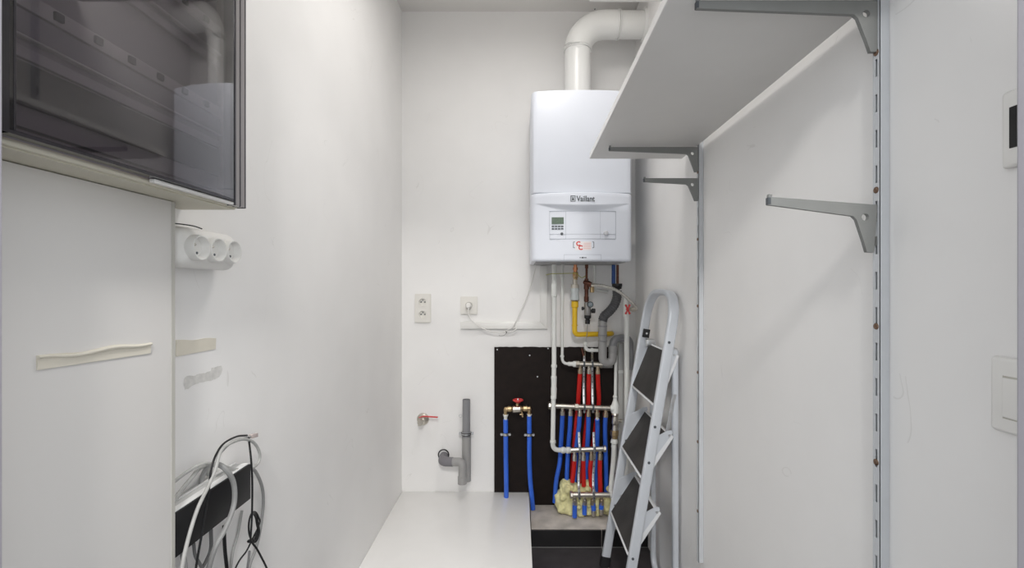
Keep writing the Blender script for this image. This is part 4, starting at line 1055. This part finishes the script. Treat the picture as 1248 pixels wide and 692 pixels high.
# ------------------------------------------------------------------ step ladder, folded and leaning on the right wall
yL_, yR_ = 1.93, 1.60
ld = thing('step_ladder', (.42, 1.76, 0), 'folded white three-step ladder with dark treads leaning on the right wall', 'ladder')
k_ = .1675
def fx(z): return .3458 + k_*z                        # front face of the stiles
U = V((k_, 0, 1)).normalized(); N = V((1, 0, -k_)).normalized()
dpt = .036
def fr_pt(y, z): return V((fx(z), y, z)) + N*(dpt/2)
ztop = 1.163
path = fillet([fr_pt(yL_, .030), fr_pt(yL_, ztop), fr_pt(yR_, ztop), fr_pt(yR_, .030)], .125, 14)
path[0:1] = [fr_pt(yL_, .030), fr_pt(yL_, .5)]
obj('front_frame', B().sweep(path, N, .021, dpt, .32), 'ladder', ld)
for y in (yL_, yR_):
    c = fr_pt(y, .021)
    obj('rubber_foot', B().sweep([fr_pt(y, .004), fr_pt(y, .045)], N, .028, dpt+.008, .3), 'rubber', ld)
steps = [((.388, .233), (.490, .390)), ((.434, .506), (.5345, .661)), ((.4785, .763), (.552, .945))]
rx0, rz1 = .560, .955
for i, ((fx0, fz0), (fx1, fz1)) in enumerate(steps):
    f, t = V((fx0, 0, fz0)), V((fx1, 0, fz1)); d = (t-f).normalized(); n = V((-d.z, 0, d.x))
    ln_ = (t-f).length; ya, yb = yR_+.0125, yL_-.0125
    mid = (f+t)/2 - n*.010; mid.y = (ya+yb)/2
    st_ = obj('step', B().obox(mid, d*(ln_/2), V((0, (yb-ya)/2, 0)), n*.010).bevel(.003, 2), 'ladderlight', ld)
    mp_ = (f+t)/2 + n*.0008; mp_.y = (ya+yb)/2
    obj('tread', B().obox(mp_, d*(ln_/2-.006), V((0, (yb-ya)/2-.006, 0)), n*.0016), 'tread', st_)
    lip = f - n*.008 + V((0, (ya+yb)/2, 0)) - V((0, f.y, 0))
    obj('step_nose', B().obox(lip - d*.0008, d*.0022, V((0, (yb-ya)/2, 0)), n*.0105).bevel(.0015, 2), 'ladderlight', st_)
    # side plates that tie the step to the rear frame
    for y in (ya-.0035, yb+.0012):
        zlo = t.z - .085
        pl = [V((fx(zlo)+.018, y, zlo)), V((fx(zlo)+.038, y, zlo)), V((min(t.x+.010, .566), y, t.z+.004)), V((min(t.x+.006, .563), y, t.z+.014)), V((t.x-.010, y, t.z+.012)), V((fx(t.z-.02)+.014, y, t.z-.02))]
        obj('hinge_plate', B().prism(pl, (0, .0022, 0)), 'ladder', st_)
        pv = t + V((-.002, y, -.004))
        obj('rivet', B().cyl(pv + V((0, -.003, 0)), pv + V((0, .005, 0)), .0042, n=12), 'zinc', st_)
    for y, sg in ((yL_-.0108, -1), (yR_+.0108, 1)):
        for zz_ in (fz0+.03,):
            c = fr_pt(y, zz_); obj('stile_bolt', B().lathe(c, (0, sg*.004, 0), [(0, .0055), (.6, .0050), (1, .003)], 12), 'darkbtn', ld)
for zz_ in (.10, .235, .57, .695, .99):
    c = fr_pt(yR_-.0107, zz_) + N*(-.004); obj('stile_bolt', B().lathe(c, (0, -.0035, 0), [(0, .0048), (.6, .0045), (1, .003)], 12), 'darkbtn', ld)
rr_ = .022
ry0, ry1 = 1.632, 1.902
rp = fillet([V((rx0, ry1, rz1)), V((rx0+.002, ry1, .016)), V((rx0+.002, ry0, .016)), V((rx0, ry0, rz1))], .06, 10)
obj('rear_frame', B().sweep(rp, (1, 0, 0), .024, rr_, .35), 'ladder', ld)
for y in (ry0, ry1):
    obj('frame_hinge', B().obox((.548, y, .948), (.018, 0, 0), (0, .014, 0), (0, 0, .016)).bevel(.005, 3), 'zinc', ld)
q = B().sweep([V((.556, ry0-.0135, .80)), V((.548, ry0-.0135, .775)), V((.521, ry0-.0135, .625))], (0, 1, 0), .013, .0025)
obj('folding_strut', q, 'zinc', ld)
c = V((fx(1.0)+.012, yL_-.0108, .9635+.010)); 
c = P(787.3, 406, yL_-.011)
lk = obj('latch_pad', B().obox(c + V((0, -.003, 0)), U*.018, (0, .0035, 0), N*.0145).bevel(.002, 2), 'rubber', ld)
obj('latch_rivet', B().cyl(c + V((.001, -.0062, 0)), c + V((.001, -.008, 0)), .0042, n=12), 'silver', lk)

# ------------------------------------------------------------------ light and camera
w = bpy.data.worlds.new('hall_light'); sc.world = w; w.use_nodes = True
bg = w.node_tree.nodes['Background']; bg.inputs[0].default_value = (.94, .97, 1, 1); bg.inputs[1].default_value = WORLD
hl = bpy.data.lights.new('hall_fill', 'AREA'); hl.shape = 'DISK'; hl.size = .35; hl.energy = FILL; hl.color = (1, .97, .94)  # unseen fill light, added to brighten the lower back wall and platform
ho = bpy.data.objects.new('hall_fill', hl); ho.location = (.05, -.95, 2.5); ho.rotation_euler = (math.radians(28), 0, 0); col.objects.link(ho)

cam = bpy.data.cameras.new('camera'); co_ = bpy.data.objects.new('camera', cam); col.objects.link(co_)
cam.sensor_width = 36; cam.lens = 36*F/1248
cam.shift_x = (624-CX)/1248; cam.shift_y = (CY-346)/1248
co_.location = (0, 0, CAMZ); co_.rotation_euler = (PI/2, 0, 0); cam.clip_start = .01
sc.camera = co_
sc.view_settings.view_transform = 'Standard'; sc.view_settings.look = 'None'
sc.view_settings.exposure = 0; sc.view_settings.gamma = 1; sc.view_settings.use_curve_mapping = False
